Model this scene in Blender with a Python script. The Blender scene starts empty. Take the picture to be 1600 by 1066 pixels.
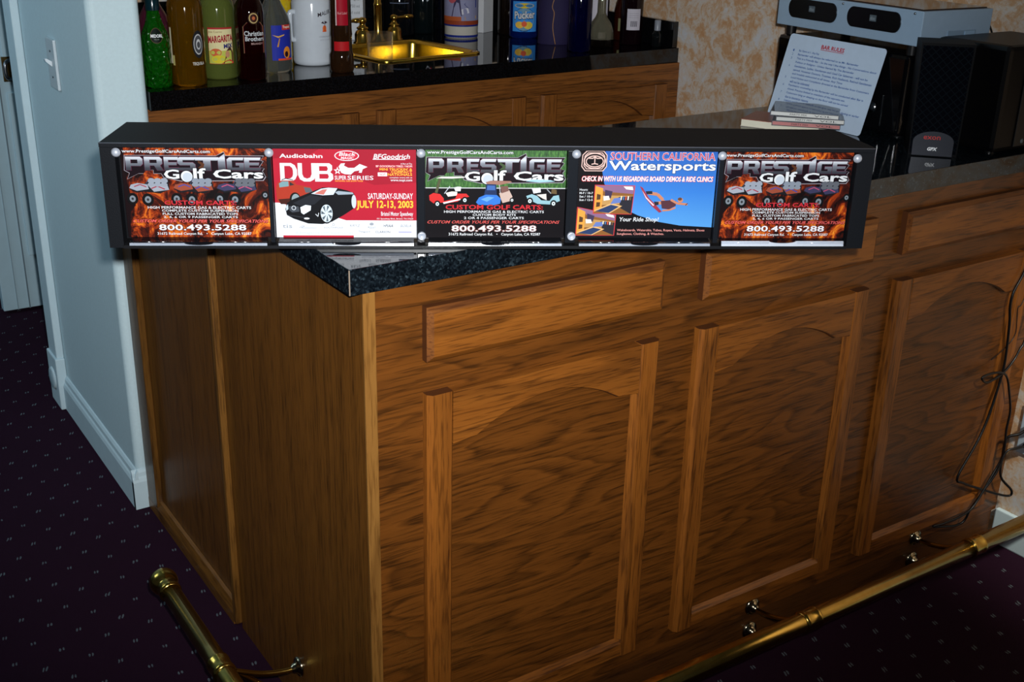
import bpy, bmesh, math, random
from mathutils import Matrix, Vector
from mathutils.geometry import tessellate_polygon
scene = bpy.context.scene
COL = scene.collection
R = math.radians

# ------------------------------------------------------------------ camera
FPX = 1810.8
cam_d = bpy.data.cameras.new('camera')
cam_d.sensor_width = 36.0
cam_d.lens = FPX / 1600 * 36.0
cam_d.clip_start = 0.02
cam = bpy.data.objects.new('camera', cam_d)
COL.objects.link(cam)
CP = Vector((-0.646, -1.3523, 0.4982))
CR, CU, CF = Vector((0.8335, -0.552, 0.0234)), Vector((0.1877, 0.3228, 0.9277)), Vector((0.5197, 0.7688, -0.3727))
cam.matrix_world = Matrix(((CR.x, CU.x, -CF.x, CP.x), (CR.y, CU.y, -CF.y, CP.y), (CR.z, CU.z, -CF.z, CP.z), (0, 0, 0, 1)))
scene.camera = cam

# ------------------------------------------------------------------ world, flash, added rail fill, hall light, exposure
scene.view_settings.view_transform = 'Standard'
scene.view_settings.look = 'None'
scene.view_settings.exposure = 0.0
scene.view_settings.gamma = 1.0
world = bpy.data.worlds.new('world')
scene.world = world
world.use_nodes = True
world.node_tree.nodes['Background'].inputs[0].default_value = (0.30, 0.36, 0.45, 1)
world.node_tree.nodes['Background'].inputs[1].default_value = 0.05

def lamp(name, kind, loc, target, energy, color, **kw):
    d = bpy.data.lights.new(name, kind)
    d.energy = energy
    d.color = color
    for k, v in kw.items():
        setattr(d, k, v)
    o = bpy.data.objects.new(name, d)
    COL.objects.link(o)
    o.location = loc
    o.rotation_euler = (Vector(target) - Vector(loc)).to_track_quat('-Z', 'Y').to_euler()
    return o
FL = CP + CR * 0.035 + CU * 0.055
lamp('camera_flash', 'SPOT', FL, FL + CF * 2 + CU * 0.32 - CR * 0.20, 235, (0.97, 0.985, 1.0), spot_size=R(73), spot_blend=1.0, shadow_soft_size=0.016)
lamp('rail_fill_light', 'SPOT', (0.75, -1.7, 1.15), (1.685, -0.72, -0.08), 330, (1.0, 0.95, 0.84), spot_size=R(36), spot_blend=0.9, shadow_soft_size=0.08)  # added off-frame light, brightens the wall mirrored in the brass rail
lamp('hall_daylight', 'AREA', (-1.6, 2.2, 1.2), (0.2, 2.0, 0.0), 16, (0.62, 0.85, 1.0), shape='RECTANGLE', size=1.0, size_y=1.4)

# ------------------------------------------------------------------ dimensions (metres, z = 0 on the bar worktop)
ZF = -0.9593
XW = 1.685
ZB = 0.0415

# ------------------------------------------------------------------ materials
def lin(h):
    h = h.lstrip('#')
    v = [int(h[i:i + 2], 16) / 255 for i in (0, 2, 4)]
    return tuple(x / 12.92 if x <= 0.04045 else ((x + 0.055) / 1.055) ** 2.4 for x in v) + (1.0,)

class G:
    """small node-graph builder"""
    def __init__(s, name):
        s.m = bpy.data.materials.new(name)
        s.m.use_nodes = True
        s.t = s.m.node_tree
        s.b = s.t.nodes['Principled BSDF']
    def n(s, typ, ins=None, **kw):
        nd = s.t.nodes.new(typ)
        for k, v in kw.items():
            setattr(nd, k, v)
        for k, v in (ins or {}).items():
            s.put(nd.inputs[k], v)
        return nd
    def put(s, sock, v):
        if isinstance(v, bpy.types.NodeSocket):
            s.t.links.new(v, sock)
        else:
            sock.default_value = v
    def math(s, op, a, b=0.0, c=0.0):
        nd = s.n('ShaderNodeMath', operation=op)
        s.put(nd.inputs[0], a)
        s.put(nd.inputs[1], b)
        s.put(nd.inputs[2], c)
        return nd.outputs[0]
    def ramp(s, fac, stops, interp='LINEAR'):
        nd = s.n('ShaderNodeValToRGB', {'Fac': fac})
        cr = nd.color_ramp
        cr.interpolation = interp
        while len(cr.elements) > 1:
            cr.elements.remove(cr.elements[-1])
        cr.elements[0].position = stops[0][0]
        cr.elements[0].color = stops[0][1]
        for p, c in stops[1:]:
            e = cr.elements.new(p)
            e.color = c
        return nd.outputs[0]
    def mix(s, f, a, b, typ='MIX'):
        nd = s.n('ShaderNodeMix', data_type='RGBA', blend_type=typ)
        s.put(nd.inputs[0], f)
        s.put(nd.inputs[6], a)
        s.put(nd.inputs[7], b)
        return nd.outputs[2]
    def obj(s, scale=(1, 1, 1), rnd=0.0, rot=(0, 0, 0), loc=(0, 0, 0)):
        tc = s.n('ShaderNodeTexCoord')
        v = tc.outputs['Object']
        if rnd:
            oi = s.n('ShaderNodeObjectInfo')
            k = s.math('MULTIPLY', oi.outputs['Random'], rnd)
            v = s.n('ShaderNodeVectorMath', {0: v, 1: k}, operation='ADD').outputs[0]
        mp = s.n('ShaderNodeMapping', {'Vector': v, 'Scale': scale, 'Rotation': rot, 'Location': loc})
        return mp.outputs[0]
    def noise(s, vec, scale, detail=3.0, rough=0.5, dist=0.0, out='Fac'):
        return s.n('ShaderNodeTexNoise', {'Vector': vec, 'Scale': scale, 'Detail': detail, 'Roughness': rough, 'Distortion': dist}).outputs[out]
    def set(s, **kw):
        for k, v in kw.items():
            s.put(s.b.inputs[k.replace('_', ' ')], v)
        return s
    def bump(s, h, strength=0.2, dist=0.002):
        nd = s.n('ShaderNodeBump', {'Height': h, 'Strength': strength, 'Distance': dist})
        s.put(s.b.inputs['Normal'], nd.outputs[0])

_pl = {}
def P(hexcol, rough=0.5, metal=0.0, trans=0.0, spec=0.5, coat=0.0, ior=1.45, alpha=1.0):
    key = (hexcol, rough, metal, trans, spec, coat, ior, alpha)
    if key not in _pl:
        g = G('plain_' + hexcol.strip('#'))
        # a hint of unevenness so nothing is perfectly flat in tone
        n = g.noise(g.obj(), 60.0, 3.0)
        a = lin(hexcol)
        b = tuple(x * 0.9 for x in a[:3]) + (1,)
        g.set(Base_Color=g.mix(n, b, a), Roughness=rough, Metallic=metal, Transmission_Weight=trans, Specular_IOR_Level=spec, Coat_Weight=coat, IOR=ior, Alpha=alpha)
        _pl[key] = g.m
    return _pl[key]

def wood(name, light, mid, dark, axis, rings=9.0, stretch=0.12, rough=0.34, rnd=7.0, tilt=0.0, k_ring=0.5):
    g = G(name)
    sc = [1.0, 1.0, 1.0]
    sc[axis] = stretch
    rot = (0, tilt, 0)
    v = g.obj(tuple(sc), rnd, rot)
    base = g.noise(v, 8.0, 2.5, 0.5, 0.25)
    r = g.math('MULTIPLY', base, rings)
    r = g.math('FRACT', r)
    soft = g.ramp(r, [(0.0, (0.0, 0, 0, 1)), (0.55, (0.35, 0.35, 0.35, 1)), (0.86, (1, 1, 1, 1)), (1.0, (0.1, 0.1, 0.1, 1))])
    sp = [300.0, 300.0, 300.0]
    sp[axis] = 16.0
    vp = g.obj(tuple(sp), rnd, rot)
    pores = g.noise(vp, 1.0, 2.0, 0.6)
    pores = g.ramp(pores, [(0.50, (0, 0, 0, 1)), (0.64, (1, 1, 1, 1))])
    sf = [70.0, 70.0, 70.0]
    sf[axis] = 2.2
    fine = g.noise(g.obj(tuple(sf), rnd, rot), 1.0, 3.0, 0.6)
    c = g.mix(fine, lin(mid), lin(light))
    k = g.math('MULTIPLY', soft, k_ring)
    k2 = g.math('ADD', k, g.math('MULTIPLY', pores, 0.5))
    k2 = g.math('MINIMUM', k2, 0.92)
    c = g.mix(k2, c, lin(dark))
    g.set(Base_Color=c, Roughness=rough, Specular_IOR_Level=0.4)
    g.bump(pores, 0.10, 0.0006)
    return g.m

OAK = ('#91571f', '#784214', '#40210a')
W_H = wood('oak_horizontal', *OAK, 0)
W_V = wood('oak_vertical', *OAK, 2, rings=7.0)
W_P = wood('oak_panel', '#734216', '#5f340f', '#361d08', 0, rings=15.0, stretch=0.17, tilt=R(9), k_ring=0.62)
W_S = wood('oak_side', '#764a1a', '#603a12', '#351f08', 2, rings=9.0, stretch=0.06, k_ring=0.35)
W_B = wood('oak_base', '#5a3412', '#4a290d', '#2c1606', 0, rings=6.0, rough=0.4)
W_SY = wood('oak_side_rail', '#7e531f', '#6b4418', '#3c230c', 1)
W_BK = wood('oak_back', '#865222', '#72421a', '#40240e', 0, rings=8.0)
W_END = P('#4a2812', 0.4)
W_B2 = wood('oak_bevel', '#7a4a20', '#6a3c18', '#452410', 0)
W_BKV = wood('oak_back_vertical', '#865222', '#72421a', '#40240e', 2, rings=6.0)

def mk_laminate():
    g = G('black_speckled_laminate')
    v = g.obj((1, 1, 1))
    vo = g.n('ShaderNodeTexVoronoi', {'Vector': v, 'Scale': 330.0})
    sep = g.n('ShaderNodeSeparateColor', {'Color': vo.outputs['Color']})
    n = g.noise(v, 160.0, 4.0, 0.6)
    k = g.math('MULTIPLY', sep.outputs[0], n)
    c = g.ramp(k, [(0.0, lin('#06090d')), (0.30, lin('#10161b')), (0.46, lin('#1c252b')), (0.70, lin('#3c4a50'))])
    g.set(Base_Color=c, Roughness=0.06, Specular_IOR_Level=0.6)
    return g.m
LAM = mk_laminate()
def mk_granite():
    g = G('black_polished_granite')
    n = g.noise(g.obj(), 260.0, 4.0, 0.7)
    g.set(Base_Color=g.ramp(n, [(0.45, lin('#050506')), (0.75, lin('#15161a'))]), Roughness=0.03, Specular_IOR_Level=0.7)
    return g.m
GRAN = mk_granite()

def mk_carpet():
    g = G('burgundy_carpet')
    v = g.obj()
    pile = g.noise(v, 900.0, 2.0, 0.7)
    blot = g.noise(v, 9.0, 3.0)
    c = g.mix(pile, lin('#1d0b19'), lin('#381830'))
    c = g.mix(blot, c, lin('#281122'))
    sx = g.n('ShaderNodeSeparateXYZ', {'Vector': v})
    wob = g.math('MULTIPLY', g.math('SUBTRACT', g.noise(v, 40.0, 1.0), 0.5), 0.012)
    x, y = g.math('ADD', sx.outputs[0], wob), g.math('ADD', sx.outputs[1], wob)
    AX, AY = 0.088, 0.097
    tot = None
    for ox, oy in ((0.0, 0.0), (AX / 2, AY / 2)):
        fx = g.math('SUBTRACT', g.math('MULTIPLY', g.math('FRACT', g.math('DIVIDE', g.math('ADD', x, ox + 8.8), AX)), AX), AX / 2)
        fy = g.math('SUBTRACT', g.math('MULTIPLY', g.math('FRACT', g.math('DIVIDE', g.math('ADD', y, oy + 9.7), AY)), AY), AY / 2)
        for dx in (-0.0032, 0.0032):
            px = g.math('ADD', g.math('SUBTRACT', fx, dx), g.math('MULTIPLY', fy, -0.25))
            q = g.math('ADD', g.math('POWER', g.math('DIVIDE', g.math('ABSOLUTE', px), 0.0019), 2.0), g.math('POWER', g.math('DIVIDE', g.math('ABSOLUTE', fy), 0.0058), 2.0))
            mk = g.math('LESS_THAN', q, 1.0)
            tot = mk if tot is None else g.math('MAXIMUM', tot, mk)
    tot = g.math('MULTIPLY', tot, g.math('ADD', g.math('MULTIPLY', g.noise(v, 500.0, 1.0), 1.1), 0.1))
    c = g.mix(tot, c, lin('#76838a'))
    g.set(Base_Color=c, Roughness=0.95, Specular_IOR_Level=0.1)
    g.bump(pile, 0.6, 0.004)
    return g.m
CARPET = mk_carpet()

def mk_faux():
    g = G('sponged_tan_plaster')
    v = g.obj()
    a = g.noise(v, 11.0, 6.0, 0.72, 0.6)
    b = g.noise(v, 42.0, 5.0, 0.75, 0.9)
    k = g.math('ADD', g.math('MULTIPLY', a, 0.62), g.math('MULTIPLY', b, 0.38))
    c = g.ramp(k, [(0.36, lin('#b08258')), (0.46, lin('#b8936e')), (0.53, lin('#c2b4a4')), (0.62, lin('#c0c2c6'))])
    g.set(Base_Color=c, Roughness=0.7)
    g.bump(b, 0.25, 0.003)
    return g.m
FAUX = mk_faux()

def mk_paint(name, hexcol, scale=140.0):
    g = G(name)
    n = g.noise(g.obj(), scale, 4.0, 0.6)
    a = lin(hexcol)
    g.set(Base_Color=g.mix(n, tuple(x * 0.86 for x in a[:3]) + (1,), a), Roughness=0.6)
    g.bump(n, 0.12, 0.002)
    return g.m
PAINT = mk_paint('pale_blue_white_paint', '#cbe3ea')
TRIM = mk_paint('white_gloss_trim', '#cde4ec', 20.0)
DOORP = mk_paint('hall_door_paint', '#b8d6e2', 20.0)

def mk_brass(name='polished_brass', col='#d8b462', rough=0.2):
    g = G(name)
    n = g.noise(g.obj((30, 30, 3)), 3.0, 3.0)
    g.set(Base_Color=g.mix(n, lin('#b8963c'), lin(col)), Metallic=1.0, Roughness=rough)
    return g.m
BRASS = mk_brass()
GOLD = mk_brass('gold_plate', '#e8c850', 0.2)

def mk_vinyl():
    g = G('black_grained_vinyl')
    v = g.obj()
    n = g.noise(v, 700.0, 2.0, 0.6)
    g.set(Base_Color=g.mix(n, lin('#07080b'), lin('#14171c')), Roughness=0.55, Specular_IOR_Level=0.12)
    g.bump(n, 0.5, 0.0006)
    return g.m
VINYL = mk_vinyl()
ACRYL = P('#ffffff', 0.02, 0.0, 1.0, 0.5, 0.0, 1.3)
def mk_clear():
    g = G('clear_acrylic')
    out = g.t.nodes['Material Output']
    tr = g.n('ShaderNodeBsdfTransparent', {'Color': (0.97, 0.98, 1.0, 1)})
    gl = g.n('ShaderNodeBsdfGlossy', {'Color': (1, 1, 1, 1), 'Roughness': 0.12})
    fr = g.n('ShaderNodeLayerWeight', {'Blend': 0.25})
    mx = g.n('ShaderNodeMixShader', {0: g.math('ADD', g.math('MULTIPLY', fr.outputs['Facing'], 0.35), 0.06), 1: tr.outputs[0], 2: gl.outputs[0]})
    g.t.links.new(mx.outputs[0], out.inputs['Surface'])
    return g.m
CLEAR = mk_clear()
CHROME = P('#d6dade', 0.12, 1.0)
BOLT = P('#b9c0cc', 0.3, 0.4)
STEEL = P('#8d9196', 0.3, 1.0)
BLACKP = P('#08090c', 0.25)
BLACKG = P('#050507', 0.06, spec=0.6)
RUBBER = P('#0c0c0e', 0.35)

# ------------------------------------------------------------------ mesh builder
_txt = {}
def text_geo(s, bold=0.0, shear=0.0):
    key = (s, bold, shear)
    if key not in _txt:
        cu = bpy.data.curves.new('t', 'FONT')
        cu.body = s
        cu.size = 1.0
        cu.offset = bold
        cu.shear = shear
        cu.resolution_u = 2
        o = bpy.data.objects.new('t', cu)
        COL.objects.link(o)
        dg = bpy.context.evaluated_depsgraph_get()
        me = bpy.data.meshes.new_from_object(o.evaluated_get(dg))
        vs = [(v.co.x, v.co.y) for v in me.vertices]
        fs = [tuple(p.vertices) for p in me.polygons]
        bpy.data.objects.remove(o)
        bpy.data.curves.remove(cu)
        bpy.data.meshes.remove(me)
        if not vs:
            vs = [(0, 0)]
        xs = [v[0] for v in vs]
        ys = [v[1] for v in vs]
        x0, x1, y0, y1 = min(xs), max(xs), min(ys), max(ys)
        vs = [((x - x0) / max(x1 - x0, 1e-6), (y - y0) / max(y1 - y0, 1e-6)) for x, y in vs]
        _txt[key] = (vs, fs)
    return _txt[key]

class MB:
    def __init__(s):
        s.v, s.f, s.mi, s.sm, s.mats = [], [], [], [], []
        s.xf = Matrix.Identity(4)
    def slot(s, m):
        if m not in s.mats:
            s.mats.append(m)
        return s.mats.index(m)
    def add(s, vs, fs, m, smooth=False):
        o = len(s.v)
        s.v += [tuple(s.xf @ Vector(p)) for p in vs]
        k = s.slot(m)
        for f in fs:
            s.f.append(tuple(i + o for i in f))
            s.mi.append(k)
            s.sm.append(smooth)
    def box(s, a, b, m, bev=0.0):
        x0, x1 = sorted((a[0], b[0]))
        y0, y1 = sorted((a[1], b[1]))
        z0, z1 = sorted((a[2], b[2]))
        bm = bmesh.new()
        bmesh.ops.create_cube(bm, size=1.0, matrix=Matrix.Translation(((x0 + x1) / 2, (y0 + y1) / 2, (z0 + z1) / 2)) @ Matrix.Diagonal((x1 - x0, y1 - y0, z1 - z0, 1)))
        if bev:
            bev = min(bev, 0.45 * min(x1 - x0, y1 - y0, z1 - z0))
            bmesh.ops.bevel(bm, geom=bm.edges[:], offset=bev, segments=2, affect='EDGES', profile=0.6)
        bm.verts.index_update()
        s.add([v.co[:] for v in bm.verts], [[v.index for v in f.verts] for f in bm.faces], m)
        bm.free()
        return s
    def poly(s, pts, m):
        """one flat polygon given as 3-D points"""
        tris = tessellate_polygon([[Vector(p) for p in pts]])
        s.add(pts, tris, m)
        return s
    def prism(s, pts, axis, a, b, m, capm=None):
        """outline pts in the two other axes (ordered), extruded a..b along axis"""
        def up(p, t):
            q = list(p)
            q.insert(axis, t)
            return q
        n = len(pts)
        vs = [up(p, a) for p in pts] + [up(p, b) for p in pts]
        tris = tessellate_polygon([[Vector((p[0], p[1], 0)) for p in pts]])
        caps = [t for t in tris] + [tuple(i + n for i in reversed(t)) for t in tris]
        s.add(vs, caps, capm or m)
        k = s.slot(m)
        o = len(s.v) - 2 * n
        for i in range(n):
            s.f.append((o + i, o + (i + 1) % n, o + (i + 1) % n + n, o + i + n))
            s.mi.append(k)
            s.sm.append(False)
        return s
    def lathe(s, prof, m, c=(0, 0, 0), n=28, smooth=True, axis=2, a0=0.0, a1=2 * math.pi, sq=None):
        vs, fs = [], []
        full = abs(a1 - a0 - 2 * math.pi) < 1e-6
        cols = n if full else n + 1
        for r, z in prof:
            for i in range(cols):
                a = a0 + (a1 - a0) * i / n
                ca, sa = math.cos(a), math.sin(a)
                k = 1.0
                if sq:
                    e = sq
                    k = 1.0 / (abs(ca) ** e + abs(sa) ** e) ** (1.0 / e)
                p = [r * k * ca, r * k * sa, z]
                if axis == 0:
                    p = [p[2], p[0], p[1]]
                elif axis == 1:
                    p = [p[0], p[2], p[1]]
                vs.append((p[0] + c[0], p[1] + c[1], p[2] + c[2]))
        for j in range(len(prof) - 1):
            for i in range(n):
                a, b = j * cols + i, j * cols + (i + 1) % cols
                fs.append((a, b, b + cols, a + cols))
        s.add(vs, fs, m, smooth)
        return s
    def tube(s, pts, r, m, n=10, caps=True, sub=4):
        pts = [Vector(p) for p in pts]
        if sub > 1 and len(pts) > 2:
            q = []
            for i in range(len(pts) - 1):
                p0, p1, p2, p3 = pts[max(i - 1, 0)], pts[i], pts[i + 1], pts[min(i + 2, len(pts) - 1)]
                for k in range(sub):
                    t = k / sub
                    q.append(0.5 * ((2 * p1) + (p2 - p0) * t + (2 * p0 - 5 * p1 + 4 * p2 - p3) * t * t + (3 * p1 - p0 - 3 * p2 + p3) * t ** 3))
            q.append(pts[-1])
            pts = q
        rr = r if isinstance(r, (list, tuple)) else None
        vs, fs = [], []
        t0 = (pts[1] - pts[0]).normalized()
        u = t0.orthogonal().normalized()
        for i, p in enumerate(pts):
            t = (pts[min(i + 1, len(pts) - 1)] - pts[max(i - 1, 0)]).normalized()
            u = (u - t * u.dot(t)).normalized()
            w = t.cross(u)
            rad = r if rr is None else rr[0] + (rr[1] - rr[0]) * i / (len(pts) - 1)
            for k in range(n):
                a = 2 * math.pi * k / n
                vs.append(tuple(p + (u * math.cos(a) + w * math.sin(a)) * rad))
        for i in range(len(pts) - 1):
            for k in range(n):
                a, b = i * n + k, i * n + (k + 1) % n
                fs.append((a, b, b + n, a + n))
        if caps:
            fs.append(tuple(range(n))[::-1])
            fs.append(tuple(range((len(pts) - 1) * n, len(pts) * n)))
        s.add(vs, fs, m, True)
        return s
    def text(s, body, m, fn, bold=0.0, shear=0.0):
        """fn maps (u,v) in the unit box of the words to a 3-D point"""
        vs, fs = text_geo(body, bold, shear)
        s.add([fn(*p) for p in vs], fs, m)
        return s
    def build(s, name, parent=None):
        me = bpy.data.meshes.new(name)
        me.from_pydata(s.v, [], s.f)
        for m in s.mats:
            me.materials.append(m)
        me.polygons.foreach_set('material_index', s.mi)
        me.polygons.foreach_set('use_smooth', s.sm)
        bm = bmesh.new()
        bm.from_mesh(me)
        bmesh.ops.recalc_face_normals(bm, faces=bm.faces[:])
        bm.to_mesh(me)
        bm.free()
        me.update()
        o = bpy.data.objects.new(name, me)
        COL.objects.link(o)
        if parent:
            o.parent = parent
        return o

def tag(o, label, cat, group=None):
    o['label'] = label
    o['category'] = cat
    if group:
        o['group'] = group
    return o
def thing(name, loc, label, cat, rz=0.0, group=None):
    o = bpy.data.objects.new(name, None)
    COL.objects.link(o)
    o.empty_display_size = 0.05
    o.location = loc
    o.rotation_euler = (0, 0, rz)
    return tag(o, label, cat, group)
def struct(name, mb, parent=None):
    o = mb.build(name, parent)
    if not parent:
        o['kind'] = 'structure'
    return o

# ================================================================== ROOM
struct('floor', MB().box((-4, -4, ZF - 0.05), (XW + 0.12, 5, ZF), CARPET))
struct('ceiling', MB().box((-4, -4, 1.5), (XW + 0.12, 5, 1.56), PAINT))
struct('wall_right', MB().box((XW, -4, ZF), (XW + 0.12, 2.05, 1.5), FAUX))
struct('baseboard_right', MB().box((XW - 0.014, -3.9, ZF), (XW - 0.0005, 0.004, ZF + 0.088), TRIM, 0.003))
struct('wall_back', MB().box((0.108, 1.93, ZF), (XW, 2.05, 1.5), FAUX))
# wall stub on the left with rounded outer corners
def stub_outline(x0, x1, y0, y1, r):
    pts = []
    for cx, cy, a in ((x0 + r, y0 + r, 180), (x1 - r, y0 + r, 270)):
        for k in range(7):
            t = R(a + 15 * k)
            pts.append((cx + r * math.cos(t), cy + r * math.sin(t)))
    pts += [(x1, y1), (x0, y1)]
    return pts
SX0, SX1, SY0, SY1 = -0.0044, 0.1075, 1.2056, 1.975
mb = MB()
mb.prism(stub_outline(SX0, SX1, SY0, SY1, 0.016), 2, ZF, 1.5, PAINT)
struct('wall_left', mb)
bb = MB()
prof = [(0, 0), (0.014, 0), (0.014, 0.072), (0.011, 0.080), (0.008, 0.084), (0.007, 0.094), (0.003, 0.100), (0, 0.102)]
ZB0 = ZF + 0.001
bb.prism([(SX0 - d, ZB0 + z) for d, z in prof], 1, SY0 - 0.012, 1.861, TRIM)
bb.prism([(SY0 - d - 0.0002, ZB0 + z) for d, z in prof], 0, SX0 - 0.014, 0.0215, TRIM)
struct('baseboard_left', bb)
tr = MB()
tr.box((SX0 - 0.021, 1.864, ZF + 0.155), (SX0 - 0.0003, 1.955, 1.498), TRIM, 0.004)
tr.box((SX0 - 0.014, 1.955, ZF + 0.002), (SX0 + 0.11, 1.978, 1.498), TRIM, 0.002)
tr.box((SX0 - 0.027, 1.858, ZF + 0.001), (SX0 - 0.0003, 1.962, ZF + 0.158), TRIM, 0.004)
tr.lathe([(0.0, -0.004), (0.012, -0.005), (0.02, -0.002), (0.03, -0.006), (0.034, 0.001)], TRIM, (SX0 - 0.027, 1.91, ZF + 0.085), 24, True, 0)
struct('trim_1', tr)
# hall door beyond the opening
dm = MB()
dm.box((-0.006, 2.745, ZF + 0.012), (0.80, 2.785, 1.09), DOORP, 0.003)
struct_door = struct('door_1', dm)
for zz0, zz1 in ((ZF + 0.20, -0.20), (-0.10, 0.95)):
    for x0 in (0.10, 0.44):
        pm = MB()
        pm.box((x0, 2.738, zz0), (x0 + 0.26, 2.7455, zz1), DOORP, 0.006)
        pm.box((x0 + 0.035, 2.734, zz0 + 0.04), (x0 + 0.225, 2.739, zz1 - 0.04), DOORP, 0.004)
        pm.build('door_panel', struct_door)
pm = MB()
pm.box((0.078, 2.7405, ZF + 0.012), (0.082, 2.7455, 1.08), P('#6d7f88'))
pm.box((0.040, 2.742, ZF + 0.012), (0.0425, 2.7455, 1.08), P('#8ea4ae'))
pm.build('door_groove', struct_door)
hm = MB()
hm.box((0.096, 2.736, -0.165), (0.128, 2.7450, -0.085), P('#5b4a2a', 0.3, 1.0), 0.002)
hm.tube([(0.124, 2.735, -0.155), (0.104, 2.715, -0.150), (0.099, 2.712, -0.125), (0.104, 2.715, -0.10), (0.124, 2.735, -0.095)], 0.006, STEEL)
hm.build('door_handle', struct_door)
struct('wall_hall', MB().box((-4, 3.3, ZF), (1.9, 3.4, 1.5), DOORP))

# light switch on the stub wall
t = thing('light_switch', (SX0, 1.545, 0.063), 'white toggle light switch on the grey side of the wall end', 'light switch')
m = MB()
m.box((-0.007, -0.036, -0.058), (-0.0003, 0.036, 0.058), P('#c3d0d6', 0.4), 0.002)
m.build('wall_plate', t)
m = MB()
m.prism([(-0.007, -0.006), (-0.020, 0.006), (-0.022, 0.012), (-0.018, 0.013), (-0.007, 0.006)], 1, -0.005, 0.005, P('#dfeaf0', 0.4))
m.build('toggle', t)
for z in (-0.03, 0.03):
    m = MB()
    m.lathe([(0, -0.0085), (0.003, -0.0082), (0.0035, -0.0068)], STEEL, (0, 0, z), 12, True, 0)
    m.build('screw', t)

# wall outlet low on the right wall, with two plugs
t = thing('wall_outlet', (XW, -0.048, -0.655), 'pale wall outlet low on the tan wall at the right, with plugs in it', 'outlet')
m = MB()
m.box((-0.006, -0.037, -0.06), (-0.0003, 0.037, 0.06), P('#a9bccb', 0.4), 0.002)
m.build('wall_plate', t)
for z in (-0.022, 0.022):
    m = MB()
    m.lathe([(0, -0.0075), (0.014, -0.0072), (0.0165, -0.0058)], P('#8fa2b2', 0.4), (0, 0, z), 20, True, 0)
    m.build('socket', t)

# ================================================================== BAR
OX, OY, DY, WT = 0.0237, 0.0084, -0.0106, -0.038
bar = thing('bar_cabinet', (0.85, 0.3, ZF), 'brown oak bar with three arched doors under the black speckled worktop', 'bar cabinet')
def loc(mb, o=bar):
    mb.xf = Matrix.Translation(-o.location) if o.rotation_euler.z == 0 else (Matrix.Translation(o.location) @ Matrix.Rotation(o.rotation_euler.z, 4, 'Z')).inverted()
    return mb
m = loc(MB())
m.box((OX + 0.018, OY, -0.876), (1.6775, OY + 0.02, WT - 0.0005), W_P)
m.build('face_frame', bar)
m = loc(MB())
m.box((OX + 0.018, OY + 0.001, ZF + 0.001), (1.664, OY + 0.02, -0.8765), W_B)
m.build('base_board', bar)
m = loc(MB())
m.box((OX, OY + 0.004, ZF + 0.001), (OX + 0.017, 0.606, WT - 0.0005), W_S)
m.build('side_panel', bar)
m = loc(MB())
m.box((OX - 0.0006, OY - 0.0012, ZF + 0.001), (OX + 0.0185, OY + 0.0035, WT - 0.0005), wood('oak_corner_strip', '#8f6430', '#7d5424', '#553413', 2), 0.001)
m.build('corner_strip', bar)
m = loc(MB())
m.box((OX + 0.02, 0.59, ZF + 0.001), (1.664, 0.606, WT - 0.0005), W_S)
m.build('back_panel', bar)

DX = ((0.117, 0.561), (0.650, 1.079), (1.161, 1.602))
def arch_pts(x0, x1, zs, zp):
    """underside of a cathedral rail from x0 to x1"""
    w = x1 - x0
    pts = []
    sh = 0.115 * w
    n = 22
    for i in range(n + 1):
        u = i / n
        x = x0 + sh + (w - 2 * sh) * u
        q = abs(2 * u - 1)
        h = math.cos(min(q, 1.0) * math.pi / 2) ** 0.85
        if q > 0.82:
            h = h * (1 - 0.25 * (q - 0.82) / 0.18)
        pts.append((x, zs + (zp - zs) * h))
    return [(x0, zs - 0.004), (x0 + sh * 0.8, zs)] + pts + [(x1 - sh * 0.8, zs), (x1, zs - 0.004)]
def make_door(root, x0, x1, z0, z1, yb, th, zs, zp, stile, mats, ob, brail=0.036):
    WV, WH, WP = mats
    yf = yb - th
    m = loc(MB(), ob)
    m.box((x0 + 0.015, yb - 0.0075, z0 + 0.015), (x1 - 0.015, yb - 0.0004, z1 - 0.015), WP)
    d = m.build('door', root)
    for a, b in ((x0, x0 + stile), (x1 - stile, x1)):
        m = loc(MB(), ob)
        e = 0.007
        m.prism([(a, yb), (a, yf + e), (a + e, yf), (b - 0.003, yf), (b, yf + 0.003), (b, yb)] if a == x0 else
                [(a, yb), (a, yf + 0.003), (a + 0.003, yf), (b - e, yf), (b, yf + e), (b, yb)], 2, z0, z1, WV, W_END)
        m.build('stile', d)
    m = loc(MB(), ob)
    und = arch_pts(x0 + stile + 0.0003, x1 - stile - 0.0003, zs, zp)
    m.prism([(und[0][0], z1 - 0.001)] + und + [(und[-1][0], z1 - 0.001)], 1, yf + 0.001, yb, WH)
    m.build('top_rail', d)
    m = loc(MB(), ob)
    e = 0.009
    m.prism([(yb, z0 + 0.001), (yf + 0.001, z0 + 0.001), (yf + 0.001, z0 + brail - e), (yb - 0.007, z0 + brail), (yb, z0 + brail)], 0, x0 + stile + 0.0003, x1 - stile - 0.0003, WH)
    m.build('bottom_rail', d)
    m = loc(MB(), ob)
    m.tube([(x_, yf + 0.0075, z_ - 0.0006) for x_, z_ in und], 0.0022, W_END, 6, sub=1)  # stained bead; its dark colour also draws the shadow line under the arch
    m.build('arch_shadow_bead', d)
    # inner right bevel moulding seen from the left
    m = loc(MB(), ob)
    m.prism([(x1 - stile, yf + 0.002), (x1 - stile, yb - 0.007), (x1 - stile - 0.009, yb - 0.007)], 2, z0 + brail, zs - 0.006, WV)
    m.build('bead', d)
    return d
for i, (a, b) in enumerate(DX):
    make_door(bar, a, b, -0.830, -0.2114, OY, 0.019, -0.295, -0.252, 0.042, (W_V, W_H, W_P), bar)
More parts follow.
